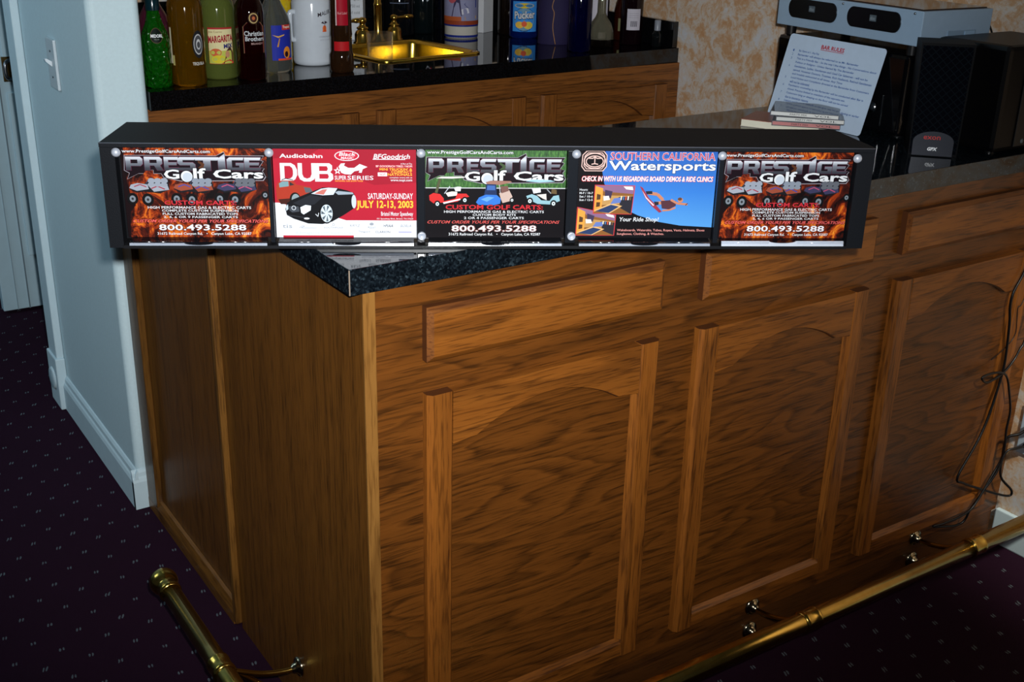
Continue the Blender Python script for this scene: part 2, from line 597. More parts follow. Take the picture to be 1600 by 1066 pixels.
for i, (a, b) in enumerate(DX):
    m = loc(MB())
    e = 0.009
    x0, x1, z0, z1 = a, b, -0.1592, -0.0745
    yb, yf = OY, OY - 0.019
    lo = [(x0, yb, z0), (x1, yb, z0), (x1, yb, z1), (x0, yb, z1)]
    md = [(x0, yf + 0.006, z0), (x1, yf + 0.006, z0), (x1, yf + 0.006, z1), (x0, yf + 0.006, z1)]
    hi = [(x0 + e, yf, z0 + e), (x1 - e, yf, z0 + e), (x1 - e, yf, z1 - e), (x0 + e, yf, z1 - e)]
    m.add(lo + md + hi, [(i_, (i_ + 1) % 4, (i_ + 1) % 4 + 4, i_ + 4) for i_ in (0, 1)] + [(i_ + 4, (i_ + 1) % 4 + 4, (i_ + 1) % 4 + 8, i_ + 8) for i_ in (0, 1)] + [(8, 9, 10, 11), (3, 2, 1, 0)], W_H)
    m.add(lo + md + hi, [(i_, (i_ + 1) % 4, (i_ + 1) % 4 + 4, i_ + 4) for i_ in (2, 3)], W_END)
    m.add(lo + md + hi, [(i_ + 4, (i_ + 1) % 4 + 4, (i_ + 1) % 4 + 8, i_ + 8) for i_ in (2, 3)], W_B2)
    m.build('drawer_front', bar)

m = MB()
ct = thing('countertop', (0.84, 0.31, WT), 'black speckled laminate worktop of the bar, carrying the flyer rack', 'worktop')
m = loc(MB(), ct)
m.box((0, 0, WT), (XW - 0.001, 0.625, 0), LAM, 0.0008)
m.build('slab', ct)
m = loc(MB(), ct)
m.box((-0.0006, -0.0006, WT + 0.001), (0.0009, 0.0009, -0.001), P('#8a7a6a'))
m.build('edge_seam', ct)

# gate panel between the bar end and the wall
gate = thing('bar_gate', (0.035, 0.9, ZF), 'dark oak framed gate panel between the bar end and the white wall', 'gate')
GZ = -0.10
m = loc(MB(), gate)
m.box((OX + 0.004, 0.625, ZF + 0.002), (OX + 0.018, 1.188, GZ), W_S)
m.build('panel', gate)
m = loc(MB(), gate)
m.box((OX - 0.010, 1.120, ZF + 0.021), (0.058, 1.192, GZ + 0.001), wood('oak_gate_post', '#6e491c', '#5c3b14', '#38210b', 2), 0.002)
m.build('post', gate)
m = loc(MB(), gate)
m.prism([(OX + 0.0035, ZF + 0.002), (OX - 0.0105, ZF + 0.002), (OX - 0.0105, ZF + 0.028), (OX - 0.004, ZF + 0.046), (OX + 0.0035, ZF + 0.048)], 1, 0.626, 1.191, W_SY)
m.build('bottom_rail', gate)
m = loc(MB(), gate)
m.box((OX - 0.012, 0.6075, ZF + 0.012), (OX + 0.004, 0.624, GZ + 0.0005), wood('oak_gate_strip', '#7a5222', '#67431a', '#3e260d', 2), 0.003)
m.build('edge_strip', gate)

# brass foot rail
RZ = ZF + 0.154
RXS, RYF, RR = -0.122, -0.137, 0.0185
rail = thing('foot_rail', (0.4, 0.0, ZF), 'brass foot rail running round the foot of the oak bar', 'foot rail')
m = loc(MB(), rail)
m.tube([(RXS, 0.60, RZ), (RXS, RYF, RZ)], RR, BRASS, 24, sub=1)
m.build('tube', rail)
m = loc(MB(), rail)
m.tube([(RXS, RYF, RZ), (XW - 0.016, RYF, RZ)], RR, BRASS, 24, sub=1)
m.build('tube', rail)
m = loc(MB(), rail)
pr = [(0.0, 0.66)]
m.lathe([(0.0185, -0.045), (0.0215, -0.043), (0.0215, -0.034), (0.0188, -0.032), (0.021, -0.026)] + [(0.0275 * math.cos(R(a)), 0.0275 * math.sin(R(a))) for a in range(-48, 91, 8)] + [(0.0001, 0.0275)], BRASS, (RXS, 0.623, RZ), 28, True, 1)
m.build('end_ball', rail)
m = loc(MB(), rail)
m.lathe([(0.0001, 0.026)] + [(0.026 * math.cos(R(a)), 0.026 * math.sin(R(a))) for a in range(85, -91, -10)] , BRASS, (RXS, RYF, RZ), 24)
m.build('corner_ball', rail)
m = loc(MB(), rail)
m.lathe([(0.0186, -0.03), (0.03, -0.012), (0.034, -0.003), (0.034, 0.0)], BRASS, (XW - 0.0145, RYF, RZ), 28, True, 0)
m.build('wall_flange', rail)
def bracket(px, py, nx, ny):
    """px,py on the cabinet face, n points out to the rail"""
    m = loc(MB(), rail)
    D = 0.1454 if ny else 0.1457
    ex, ey = px + nx * D, py + ny * D
    ax = 0 if ny else 1
    m.lathe([(RR, -0.021), (RR + 0.0028, -0.019), (RR + 0.0028, -0.013), (RR + 0.0018, -0.010), (RR + 0.0018, 0.010), (RR + 0.0028, 0.013), (RR + 0.0028, 0.019), (RR, 0.021)], BRASS, (ex, ey, RZ), 28, True, ax)
    c = m.build('bracket', rail)
    for zz, zm in ((-0.860, -0.838), (-0.917, -0.862)):
        m = loc(MB(), rail)
        pts = [(px + nx * 0.004, py + ny * 0.004, zz), (px + nx * 0.03, py + ny * 0.03, zz + 0.001), (px + nx * 0.075, py + ny * 0.075, zm - 0.008), (px + nx * (D - 0.02), py + ny * (D - 0.02), RZ - 0.014), (ex - nx * 0.008, ey - ny * 0.008, RZ - 0.012)]
        m.tube(pts, 0.0055, BRASS, 12)
        m.build('arm', c)
        m = loc(MB(), rail)
        sgn = -1 if (nx + ny) < 0 else 1
        prof = [(0.019, 0.0006), (0.019, 0.003), (0.016, 0.006), (0.010, 0.008), (0.009, 0.013), (0.0055, 0.017)]
        m.lathe([(r_, sgn * z_) for r_, z_ in prof], P('#a99c80', 0.16, 1.0), (px, py, zz), 24, True, 1 if ny else 0)
        m.build('flange', c)
bracket(0.874, OY, 0, -1)
bracket(1.378, OY, 0, -1)
bracket(0.36, OY, 0, -1)
bracket(OX, 0.308, -1, 0)

# ================================================================== FLYER RACK
HA = Vector((-0.2406, 0.2473, 0))
HT = Vector((0.8714, -0.4907, 0))
HN = Vector((0.4907, 0.8714, 0))
HYAW = math.atan2(HT.y, HT.x)
S0 = 0.5345
HC = HA + HT * S0 + HN * 0.07
rack = thing('flyer_rack', HC, 'long black flyer rack lying across the corner of the black worktop', 'display rack', HYAW)
def hl(mb):            # local frame: x along the rack from its left end, y depth, z up
    mb.xf = Matrix.Translation((-S0, -0.07, 0))
    return mb
m = hl(MB())
m.prism([(-0.0075, 0.0), (1.0755, 0.0), (1.0755, 0.012), (1.058, 0.131), (-0.0025, 0.142)], 2, 0.1432, 0.1492, VINYL)
m.build('top_panel', rack)
for k in range(48):
    pass
m = hl(MB())
m.tube([(-0.0075, 0.0004, 0.1488), (1.0755, 0.0004, 0.1488)], 0.0009, P('#4c4f57', 0.35), 6, sub=1)
m.build('top_edge_piping', rack)
m = hl(MB())
m.prism([(-0.007, 0.0), (0.0125, 0.0), (0.0125, 0.139), (-0.0025, 0.140)], 2, 0.0005, 0.1428, VINYL)
m.build('side_panel', rack)
m = hl(MB())
m.prism([(1.0505, 0.0), (1.0750, 0.0), (1.058, 0.129), (1.0505, 0.129)], 2, 0.0005, 0.1428, VINYL)
m.build('side_panel', rack)
m = hl(MB())
m.box((0.0127, 0.020, 0.0085), (1.0503, 0.026, 0.1428), P('#0b0c10', 0.3))
m.build('back_panel', rack)
m = hl(MB())
m.box((0.0127, -0.0035, 0.0005), (1.0503, 0.128, 0.0052), P('#101114', 0.35))
m.build('base_panel', rack)
# cards: left, right edge in s on the plane y = 0.012
cards = ((0.0175, 0.2155), (0.2235, 0.4215), (0.4345, 0.6335), (0.6505, 0.850), (0.859, 1.0485))
ZC0, ZC1 = 0.0135, 0.1425
ZT = 0.1330
for i, (a, b) in enumerate(cards):
    c = (a + b) / 2
    # sloping clear shelf and front lip with thumb notch
    m = hl(MB())
    x0, x1 = a + 0.004, b - 0.004
    m.prism([(0.0110, 0.0054), (-0.0025, 0.0054), (-0.0025, 0.0100), (0.0110, 0.0128)], 0, x0, x1, P('#0d0e12', 0.05, spec=0.8))
    pk = m.build('pocket_shelf', rack)
    m = hl(MB())
    nw = 0.020
    zl = 0.0088 if i < 4 else 0.0125
    lip = [(x0, 0.0054), (x1, 0.0054), (x1, zl)] + [(c + nw * math.cos(R(k)), zl - 0.0030 * math.sin(R(k))) for k in range(0, 181, 12)] + [(x0, zl)]
    m.xf = m.xf @ Matrix(((1, 0, 0, 0), (0, 1, 0.30, -0.0026), (0, 0, 1, 0), (0, 0, 0, 1)))
    m.prism(lip, 1, -0.0044, -0.0028, P('#8d95a2' if i < 4 else '#b4bcc8', 0.2, spec=0.6))
    m.build('front_lip', pk)
    m = hl(MB())
    m.tube([(x0, -0.0046, 0.0105), (c - 0.021, -0.0046, 0.0105)], 0.0016, CLEAR, 10, sub=1)
    m.build('lip_edge', pk)
    m = hl(MB())
    m.tube([(c + 0.021, -0.0046, 0.0105), (x1, -0.0046, 0.0105)], 0.0016, CLEAR, 10, sub=1)
    m.build('lip_edge', pk)
# black dividers between the pockets
for a, b in ((0.2165, 0.2225), (0.4225, 0.4335), (0.6345, 0.6495), (0.851, 0.858)):
    m = hl(MB())
    m.box((a, 0.001, 0.008), (b, 0.0195, 0.1426), P('#15181d', 0.22), 0.001)
    m.build('divider', rack)
def bolt(s, z, y, ring=False):
    m = hl(MB())
    if ring:
        m.lathe([(0.0060, 0.0), (0.0058, -0.003), (0.0038, -0.0034), (0.0034, -0.0012), (0.0001, -0.0012)], BOLT, (s, y, z), 20, True, 1)
    else:
        m.lathe([(0.0062, 0.0), (0.0062, -0.0012)] + [(0.0060 * math.cos(R(k)), -0.0012 - 0.0050 * math.sin(R(k))) for k in range(0, 90, 12)] + [(0.0001, -0.0062)], BOLT, (s, y, z), 20, True, 1)
    m.build('bolt', rack)
for s_, z_ in ((0.0145, 0.1365), (0.2200, 0.1375), (0.4285, 0.1380), (0.6460, 0.1385), (0.8540, 0.1375), (1.0505, 0.1350)):
    bolt(s_, z_ - 0.0005, 0.0008)
bolt(0.429, 0.0185, 0.0008, True)
bolt(0.6435, 0.0185, 0.0008, True)

# ------------------------------------------------------------------ printed flyers
def mk_flames():
    g = G('printed_flames')
    v = g.obj((1.0, 1.0, 0.62))
    a = g.noise(v, 34.0, 6.0, 0.66, 1.6)
    c = g.ramp(a, [(0.38, lin('#080203')), (0.47, lin('#3c0e06')), (0.55, lin('#8c300c')), (0.64, lin('#cf701c')), (0.76, lin('#f0b848'))])
    g.set(Base_Color=c, Roughness=0.5, Specular_IOR_Level=0.12)
    return g.m
FLAME = mk_flames()
def mk_grass():
    g = G('printed_grass')
    a = g.noise(g.obj((420, 1, 110)), 1.0, 3.0, 0.6)
    g.set(Base_Color=g.ramp(a, [(0.3, lin('#0e2c0c')), (0.5, lin('#25521c')), (0.72, lin('#4c7a36'))]), Roughness=0.35)
    return g.m
GRASS = mk_grass()
def mk_grad(name, z0, z1, stops, axis='Z'):
    g = G(name)
    sx = g.n('ShaderNodeSeparateXYZ', {'Vector': g.obj()})
    k = g.math('DIVIDE', g.math('SUBTRACT', sx.outputs[axis], z0), z1 - z0)
    g.set(Base_Color=g.ramp(k, [(p, lin(c)) for p, c in stops]), Roughness=0.35)
    return g.m
SILV = mk_grad('printed_silver_letters', 0.092, 0.122, [(0.0, '#1c1d24'), (0.25, '#33353e'), (0.55, '#6d727c'), (0.72, '#b4b9c0'), (1.0, '#7c818a')])
SKYB = mk_grad('printed_sky', 0.02, 0.14, [(0.0, '#4788c4'), (0.4, '#2c6cb8'), (1.0, '#194592')])
def ink(h):
    return P(h, 0.5, spec=0.12)

class Art:
    """flat print on one flyer; coordinates are those of a sketch grid X0..X1 by Y0..Y1 (y down)"""
    def __init__(s, mb, W, H, X0, X1, Y0, Y1):
        s.mb, s.W, s.H, s.X0, s.X1, s.Y0, s.Y1 = mb, W, H, X0, X1, Y0, Y1
        s.y = -0.0012
    def p(s, x, y):
        u = (x - s.X0) / (s.X1 - s.X0)
        v = (s.Y1 - y) / (s.Y1 - s.Y0)
        u = min(max(u, 0.0), 1.0)
        v = min(max(v, 0.0), 1.0)
        return (-s.W / 2 + u * s.W, s.y, v * s.H)
    def up(s):
        s.y -= 0.00004
    def poly(s, pts, m):
        s.up()
        s.mb.poly([s.p(*q) for q in pts], m)
    def rect(s, x0, y0, x1, y1, m):
        s.poly([(x0, y0), (x1, y0), (x1, y1), (x0, y1)], m)
    def ell(s, cx, cy, rx, ry, m, n=24, a0=0, a1=360, tilt=0.0):
        ct, st = math.cos(R(tilt)), math.sin(R(tilt))
        q = []
        for k in range(n):
            a = R(a0 + (a1 - a0) * k / n)
            x, y = rx * math.cos(a), ry * math.sin(a)
            q.append((cx + x * ct - y * st, cy + x * st + y * ct))
        s.poly(q, m)
    def ring(s, cx, cy, rx, ry, w, m, n=28):
        s.up()
        vs, fs = [], []
        for k in range(n):
            a = 2 * math.pi * k / n
            vs.append(s.p(cx + rx * math.cos(a), cy + ry * math.sin(a)))
            vs.append(s.p(cx + (rx - w) * math.cos(a), cy + (ry - w) * math.sin(a)))
        for k in range(n):
            a, b = 2 * k, 2 * ((k + 1) % n)
            fs.append((a, b, b + 1, a + 1))
        s.mb.add(vs, fs, m)
    def line(s, pts, w, m):
        for (xa, ya), (xb, yb) in zip(pts[:-1], pts[1:]):
            d = math.hypot(xb - xa, yb - ya) or 1
            nx, ny = -(yb - ya) / d * w / 2, (xb - xa) / d * w / 2
            s.poly([(xa + nx, ya + ny), (xb + nx, yb + ny), (xb - nx, yb - ny), (xa - nx, ya - ny)], m)
    def text(s, body, x0, y0, x1, y1, m, bold=0.02, shear=0.0, out=None, ow=0.06, rise=0.0):
        bold *= 0.45
        ow *= 0.7
        def fn(gx, gy):
            def f(u, v):
                return s.p(x0 - gx + (x1 - x0 + 2 * gx) * u, y1 + gy - (y1 - y0 + 2 * gy) * v - rise * u)
            return f
        if out:
            s.up()
            s.mb.text(body, out, fn(4, 4), bold + ow, shear)
        s.up()
        s.mb.text(body, m, fn(0, 0), bold, shear)
    def letters(s, specs, m, grow=0.0):
        for L, x0, y0, x1, y1 in specs:
            for pl in BLOCK[L]:
                q = [(x0 + (x1 - x0) * a, y0 + (y1 - y0) * b) for a, b in pl]
                if grow:
                    cx = sum(a for a, _ in q) / len(q)
                    cy = sum(b for _, b in q) / len(q)
                    q = [(a + math.copysign(grow, a - cx), b + math.copysign(grow, b - cy)) for a, b in q]
                s.poly(q, m)

BLOCK = {
    'P': [[(0, 0), (0.30, 0), (0.30, 1), (0, 1)], [(0.30, 0), (0.86, 0), (1, 0.16), (1, 0.52), (0.86, 0.68), (0.30, 0.68), (0.30, 0.48), (0.70, 0.48), (0.70, 0.21), (0.30, 0.21)]],
    'R': [[(0, 0), (0.30, 0), (0.30, 1), (0, 1)], [(0.30, 0), (0.86, 0), (1, 0.16), (1, 0.50), (0.86, 0.64), (0.30, 0.64), (0.30, 0.45), (0.70, 0.45), (0.70, 0.21), (0.30, 0.21)], [(0.52, 0.60), (0.86, 0.60), (1.05, 1), (0.70, 1)]],
    'E': [[(0, 0), (0.30, 0), (0.30, 1), (0, 1)], [(0.28, 0), (1, 0), (0.94, 0.22), (0.28, 0.22)], [(0.28, 0.39), (0.9, 0.39), (0.86, 0.60), (0.28, 0.60)], [(0.28, 0.78), (1, 0.78), (0.94, 1), (0.28, 1)]],
    'S': [[(0.14, 0), (1, 0), (0.95, 0.22), (0.30, 0.22), (0.30, 0.39), (0.86, 0.39), (1, 0.54), (1, 0.85), (0.86, 1), (0, 1), (0.05, 0.78), (0.70, 0.78), (0.70, 0.60), (0.14, 0.60), (0, 0.46), (0, 0.14)]],
    'T': [[(0, 0), (1, 0), (0.94, 0.24), (0.66, 0.24), (0.66, 1), (0.36, 1), (0.36, 0.24), (0.04, 0.24)]],
    'I': [[(0.1, 0.1), (0.9, -0.28), (0.95, 1), (0.1, 1)]],
    'G': [[(0.16, 0), (1, 0), (0.95, 0.22), (0.30, 0.22), (0.30, 0.78), (0.72, 0.78), (0.72, 0.62), (0.52, 0.62), (0.52, 0.42), (1, 0.42), (1, 1), (0.16, 1), (0, 0.84), (0, 0.16)]],
    'D': [[(0, 0), (0.26, 0), (0.26, 1), (0, 1)], [(0.24, 0), (0.66, 0), (0.88, 0.12), (1, 0.36), (1, 0.66), (0.88, 0.88), (0.66, 1), (0.24, 1), (0.24, 0.84), (0.58, 0.84), (0.72, 0.74), (0.76, 0.6), (0.76, 0.4), (0.72, 0.26), (0.58, 0.16), (0.24, 0.16)]],
    'U': [[(0, 0), (0.24, 0), (0.24, 0.6), (0.32, 0.78), (0.5, 0.84), (0.68, 0.78), (0.76, 0.6), (0.76, 0), (1, 0), (1, 0.64), (0.9, 0.88), (0.68, 1), (0.32, 1), (0.1, 0.88), (0, 0.64)]],
    'B': [[(0, 0), (0.24, 0), (0.24, 1), (0, 1)], [(0.22, 0), (0.8, 0), (0.95, 0.12), (0.95, 0.36), (0.84, 0.48), (0.98, 0.6), (1, 0.86), (0.82, 1), (0.22, 1), (0.22, 0.84), (0.70, 0.84), (0.76, 0.72), (0.70, 0.58), (0.22, 0.58), (0.22, 0.42), (0.66, 0.42), (0.72, 0.3), (0.66, 0.16), (0.22, 0.16)]],
}
WHITE, RED, BLK = ink('#c6c9cc'), ink('#d8303a'), ink('#08060a')
PLUM = ink('#2a0a1e')

def prestige(a, y0, green):
    dy = y0
    word = [('P', 100, 238, 240, 350), ('R', 252, 238, 398, 350), ('E', 412, 238, 530, 350), ('S', 522, 238, 668, 350), ('T', 660, 238, 862, 350), ('I', 846, 238, 918, 348), ('G', 925, 238, 1065, 345), ('E', 1068, 238, 1205, 345)]
    word = [(c, x0, ya + dy, x1, yb + dy) for c, x0, ya, x1, yb in word]
    outl = [(92, 226), (840, 226), (905, 192), (918, 224), (1232, 224), (1205, 262), (1226, 270), (1192, 318), (1232, 330), (1215, 352), (1240, 400), (1218, 432), (540, 440), (400, 412), (380, 378), (318, 378), (318, 348), (258, 348), (236, 378), (195, 378), (100, 425), (122, 375), (82, 352)]
    outl = [(x, y + dy) for x, y in outl]
    if green:
        word = [(c, x0 + 10, y_, x1 - 4, z_) for c, x0, y_, x1, z_ in word]
    a.poly([(x, y) for x, y in outl], ink('#8a868e'))
    cx, cy = 660, 315 + dy
    a.poly([(cx + (x - cx) * 0.992, cy + (y - cy) * 0.955) for x, y in outl], ink('#12060e'))
    a.letters(word, ink('#4a1028'), 3)
    a.letters(word, SILV)
    a.poly([(690, 262 + dy), (742, 292 + dy), (728, 340 + dy), (688, 325 + dy), (716, 302 + dy), (690, 282 + dy)], ink('#3a4a30' if green else '#4a2a18'))
    a.text('G', 405, 340 + dy, 530, 418 + dy, WHITE, 0.05, out=BLK)
    a.text('lf', 645, 328 + dy, 748, 412 + dy, WHITE, 0.06, out=BLK)
    a.ell(590, 396 + dy, 54, 52, BLK)
    a.ell(590, 396 + dy, 48, 46, WHITE)
    a.ell(596, 402 + dy, 40, 38, ink('#a9b2bc'))
    a.text('Cars', 808, 336 + dy, 1220, 412 + dy, WHITE, 0.06, out=BLK, rise=0)

def wheel(a, x, y, r, hub='#6e767e', tyre='#0b0b0d'):
    a.ell(x, y, r, r * 1.08, ink(tyre), 18)
    a.ell(x, y, r * 0.55, r * 0.6, ink(hub), 14)
    a.ell(x, y, r * 0.22, r * 0.24, ink('#2a2c30'), 10)

def flyer_fire(name, i, label):
    a_, b_ = cards[i]
    W, H = (b_ - a_), ZC1 - 0.0015 - ZC0
    pos = HC + HT * ((a_ + b_) / 2 - S0) + HN * (0.0125 - 0.07) + Vector((0, 0, ZC0 - 0.0005))
    mb = MB()
    mb.box((-W / 2, -0.0010, 0), (W / 2, 0.0025, H), P('#c9ccd2', 0.4))
    A = Art(mb, W, H, 65, 1255, 165, 910)
    A.rect(65, 165, 1255, 910, FLAME)
    A.poly([(65, 165), (90, 165), (100, 560), (150, 640), (100, 700), (85, 910), (65, 910)], ink('#120508'))
    A.poly([(300, 560), (420, 640), (620, 700), (760, 660), (980, 700), (900, 780), (640, 760), (420, 740)], ink('#2a0c08'))
    A.text('www.PrestigeGolfCarsAndCarts.com', 78, 180, 793, 214, WHITE, 0.03, out=BLK, ow=0.04)
    prestige(A, 0, False)
    # three lifted off-road carts
    def buggy(x, body, seat, trim, w=330):
        A.poly([(x, 500), (x + 10, 465), (x + 60, 452), (x + 130, 455), (x + 165, 418), (x + 320, 410), (x + 330, 500), (x + 250, 535), (x + 120, 520), (x + 60, 530)], ink('#15151a'))
        A.poly([(x, 492), (x + 15, 464), (x + 70, 450), (x + 150, 462), (x + 160, 500), (x + 60, 515)], ink(body))
        A.poly([(x + 155, 470), (x + 310, 455), (x + 325, 505), (x + 200, 522)], ink(body))
        A.line([(x + 40, 480), (x + 90, 462), (x + 140, 482)], 8, ink(trim))
        A.line([(x + 180, 495), (x + 230, 475), (x + 290, 500)], 9, ink(trim))
        for k in range(3):
            A.ell(x + 185 + 52 * k, 430, 31, 22, ink(seat), 14)
            A.ell(x + 182 + 52 * k, 462, 30, 17, ink(seat), 14)
        A.line([(x + 160, 418), (x + 140, 460)], 5, ink('#3a3f55'))
        wheel(A, x + 20, 580, 46)
        wheel(A, x + 145, 586, 48)
    buggy(830, '#33324e', '#565a62', '#a04460')
    buggy(475, '#84402e', '#747c88', '#343f8a')
    buggy(115, '#8c919c', '#838a96', '#8a2c3c')
    wheel(A, 1228, 545, 32)
    A.text('CUSTOM CARTS:', 392, 592, 985, 630, ink('#b82c36'), 0.035, out=ink('#3a0a0c'))
    A.text('HIGH PERFORMANCE GAS & ELECTRIC CARTS', 252, 640, 1105, 662, WHITE, 0.03)
    A.text('COMPLETE CUSTOM SUSPENSION', 366, 668, 998, 687, WHITE, 0.03)
    A.text('FULL CUSTOM FABRICATED TOPS', 370, 695, 994, 714, WHITE, 0.03)
    A.text('2, 4, 6 OR 9 PASSENGER CARTS', 376, 722, 990, 743, WHITE, 0.03)
    A.text('CUSTOM ORDER YOURS PER YOUR SPECIFICATIONS', 122, 752, 1245, 778, ink('#d85a58'), 0.02, 0.35, out=ink('#3a0808'), ow=0.04)
    A.text('800.493.5288', 330, 793, 1055, 845, ink('#d9d6da'), 0.04, out=ink('#3a1a1c'))
    A.text('31672 Railroad Canyon Rd.   \u2022   Canyon Lake, CA 92587', 312, 860, 1096, 889, WHITE, 0.03)
    o = mb.build(name)
    o.location = pos
    o.rotation_euler = (0, 0, HYAW)
    tag(o, label, 'flyer', 'flyers in the black rack')
    return o
flyer_fire('flyer', 0, 'flame-patterned golf car flyer in the leftmost pocket of the rack')
flyer_fire('flyer', 4, 'flame-patterned golf car flyer in the rightmost pocket of the rack')

# --- green golf-cart flyer
def flyer_green():
    a_, b_ = cards[2]
    W, H = b_ - a_, ZC1 - 0.0005 - ZC0
    mb = MB()
    mb.box((-W / 2, -0.0010, 0), (W / 2, 0.0025, H), P('#101014', 0.4))
    A = Art(mb, W, H, 85, 1240, 150, 872)
    A.rect(85, 150, 1240, 872, ink('#09060a'))
    A.rect(85, 150, 1240, 460, GRASS)
    A.rect(85, 459, 1240, 465, WHITE)
    A.text('www.PrestigeGolfCarsAndCarts.com', 100, 160, 800, 196, WHITE, 0.03, out=BLK, ow=0.04)
    prestige(A, -14, True)
    # red cart
    red, wht = ink('#b82828'), ink('#bdbab6')
    A.poly([(170, 382), (215, 368), (395, 366), (410, 376), (300, 384)], wht)
    A.line([(205, 384), (172, 500)], 22, ink('#4a4a34'))
    A.line([(285, 445), (240, 505)], 6, ink('#aab0b8'))
    A.poly([(250, 500), (300, 488), (345, 490), (345, 520), (270, 530)], ink('#d6d2c6'))
    A.poly([(115, 520), (150, 500), (205, 510), (235, 545), (235, 578), (150, 585), (118, 560)], red)
    A.poly([(225, 570), (330, 545), (345, 505), (420, 505), (445, 530), (380, 545), (350, 570), (240, 588)], red)
    A.poly([(228, 578), (370, 545), (372, 556), (235, 590)], ink('#cfd4da'))
    A.poly([(318, 455), (350, 448), (378, 450), (372, 485), (330, 485)], ink('#c8ccd2'))
    wheel(A, 182, 590, 26, '#bcd0d8')
    wheel(A, 408, 558, 26, '#bcd0d8')
    # blue cart
    blu = ink('#2f68b8')
    A.poly([(578, 410), (620, 398), (780, 400), (795, 410), (700, 432), (590, 428)], ink('#8a6458'))
    A.poly([(585, 425), (665, 428), (672, 520), (565, 520)], ink('#1c2c50'))
    A.poly([(592, 436), (655, 438), (658, 475), (588, 475)], ink('#3a5c98'))
    A.poly([(500, 575), (525, 535), (580, 512), (672, 515), (705, 545), (700, 585), (640, 600), (520, 595)], blu)
    A.poly([(540, 550), (600, 528), (650, 535), (590, 570)], ink('#5b8fd6'))
    A.poly([(690, 500), (770, 470), (800, 525), (795, 560), (720, 580), (705, 545)], ink('#b09a90'))
    A.poly([(700, 445), (760, 440), (770, 480), (710, 500)], ink('#6a4a44'))
    A.line([(690, 430), (700, 500)], 6, ink('#a9a4a8'))
    wheel(A, 798, 556, 20, '#c0c8cc')
    # pale blue cart
    A.poly([(905, 400), (960, 386), (1110, 390), (1150, 402), (1020, 410)], ink('#8fb4c2'))
    A.line([(1085, 465), (1120, 500)], 7, ink('#8a9298'))
    A.poly([(1125, 462), (1165, 470), (1168, 505), (1120, 500)], ink('#5a4a30'))
    A.poly([(960, 458), (1030, 452), (1035, 490), (975, 500)], ink('#d0d8dc'))
    A.poly([(1000, 510), (1080, 502), (1085, 555), (1050, 540)], wht)
    A.poly([(915, 520), (960, 505), (1005, 520), (1040, 555), (1110, 560), (1140, 520), (1185, 512), (1196, 560), (1120, 590), (1010, 585), (925, 545)], ink('#7ea4ae'))
    wheel(A, 946, 562, 27, '#c4d6da')
    wheel(A, 1143, 582, 27, '#c4d6da')
    A.text('CUSTOM GOLF CARTS:', 250, 595, 1055, 632, ink('#b82830'), 0.035, out=ink('#4a0a0c'))
    A.text('HIGH PERFORMANCE GAS & ELECTRIC CARTS', 237, 641, 1066, 661, WHITE, 0.03)
    A.text('CUSTOM BODY KITS', 474, 667, 832, 686, WHITE, 0.03)
    A.text('2 OR 4 PASSENGER CARTS', 402, 693, 900, 712, WHITE, 0.03)
    A.text('CUSTOM ORDER YOURS PER YOUR SPECIFICATIONS', 100, 724, 1200, 749, ink('#c8504c'), 0.02, 0.35)
    A.text('800.493.5288', 300, 764, 1006, 816, WHITE, 0.03, out=ink('#7a4a44'))
    A.text('31672 Railroad Canyon Rd.   \u2022   Canyon Lake, CA 92587', 275, 826, 1042, 855, WHITE, 0.03)
    o = mb.build('flyer')
    o.location = HC + HT * ((a_ + b_) / 2 - S0) + HN * (0.0125 - 0.07) + Vector((0, 0, ZC0 - 0.0005))
    o.rotation_euler = (0, 0, HYAW)
    tag(o, 'black and green golf car flyer in the middle pocket of the rack', 'flyer', 'flyers in the black rack')
flyer_green()

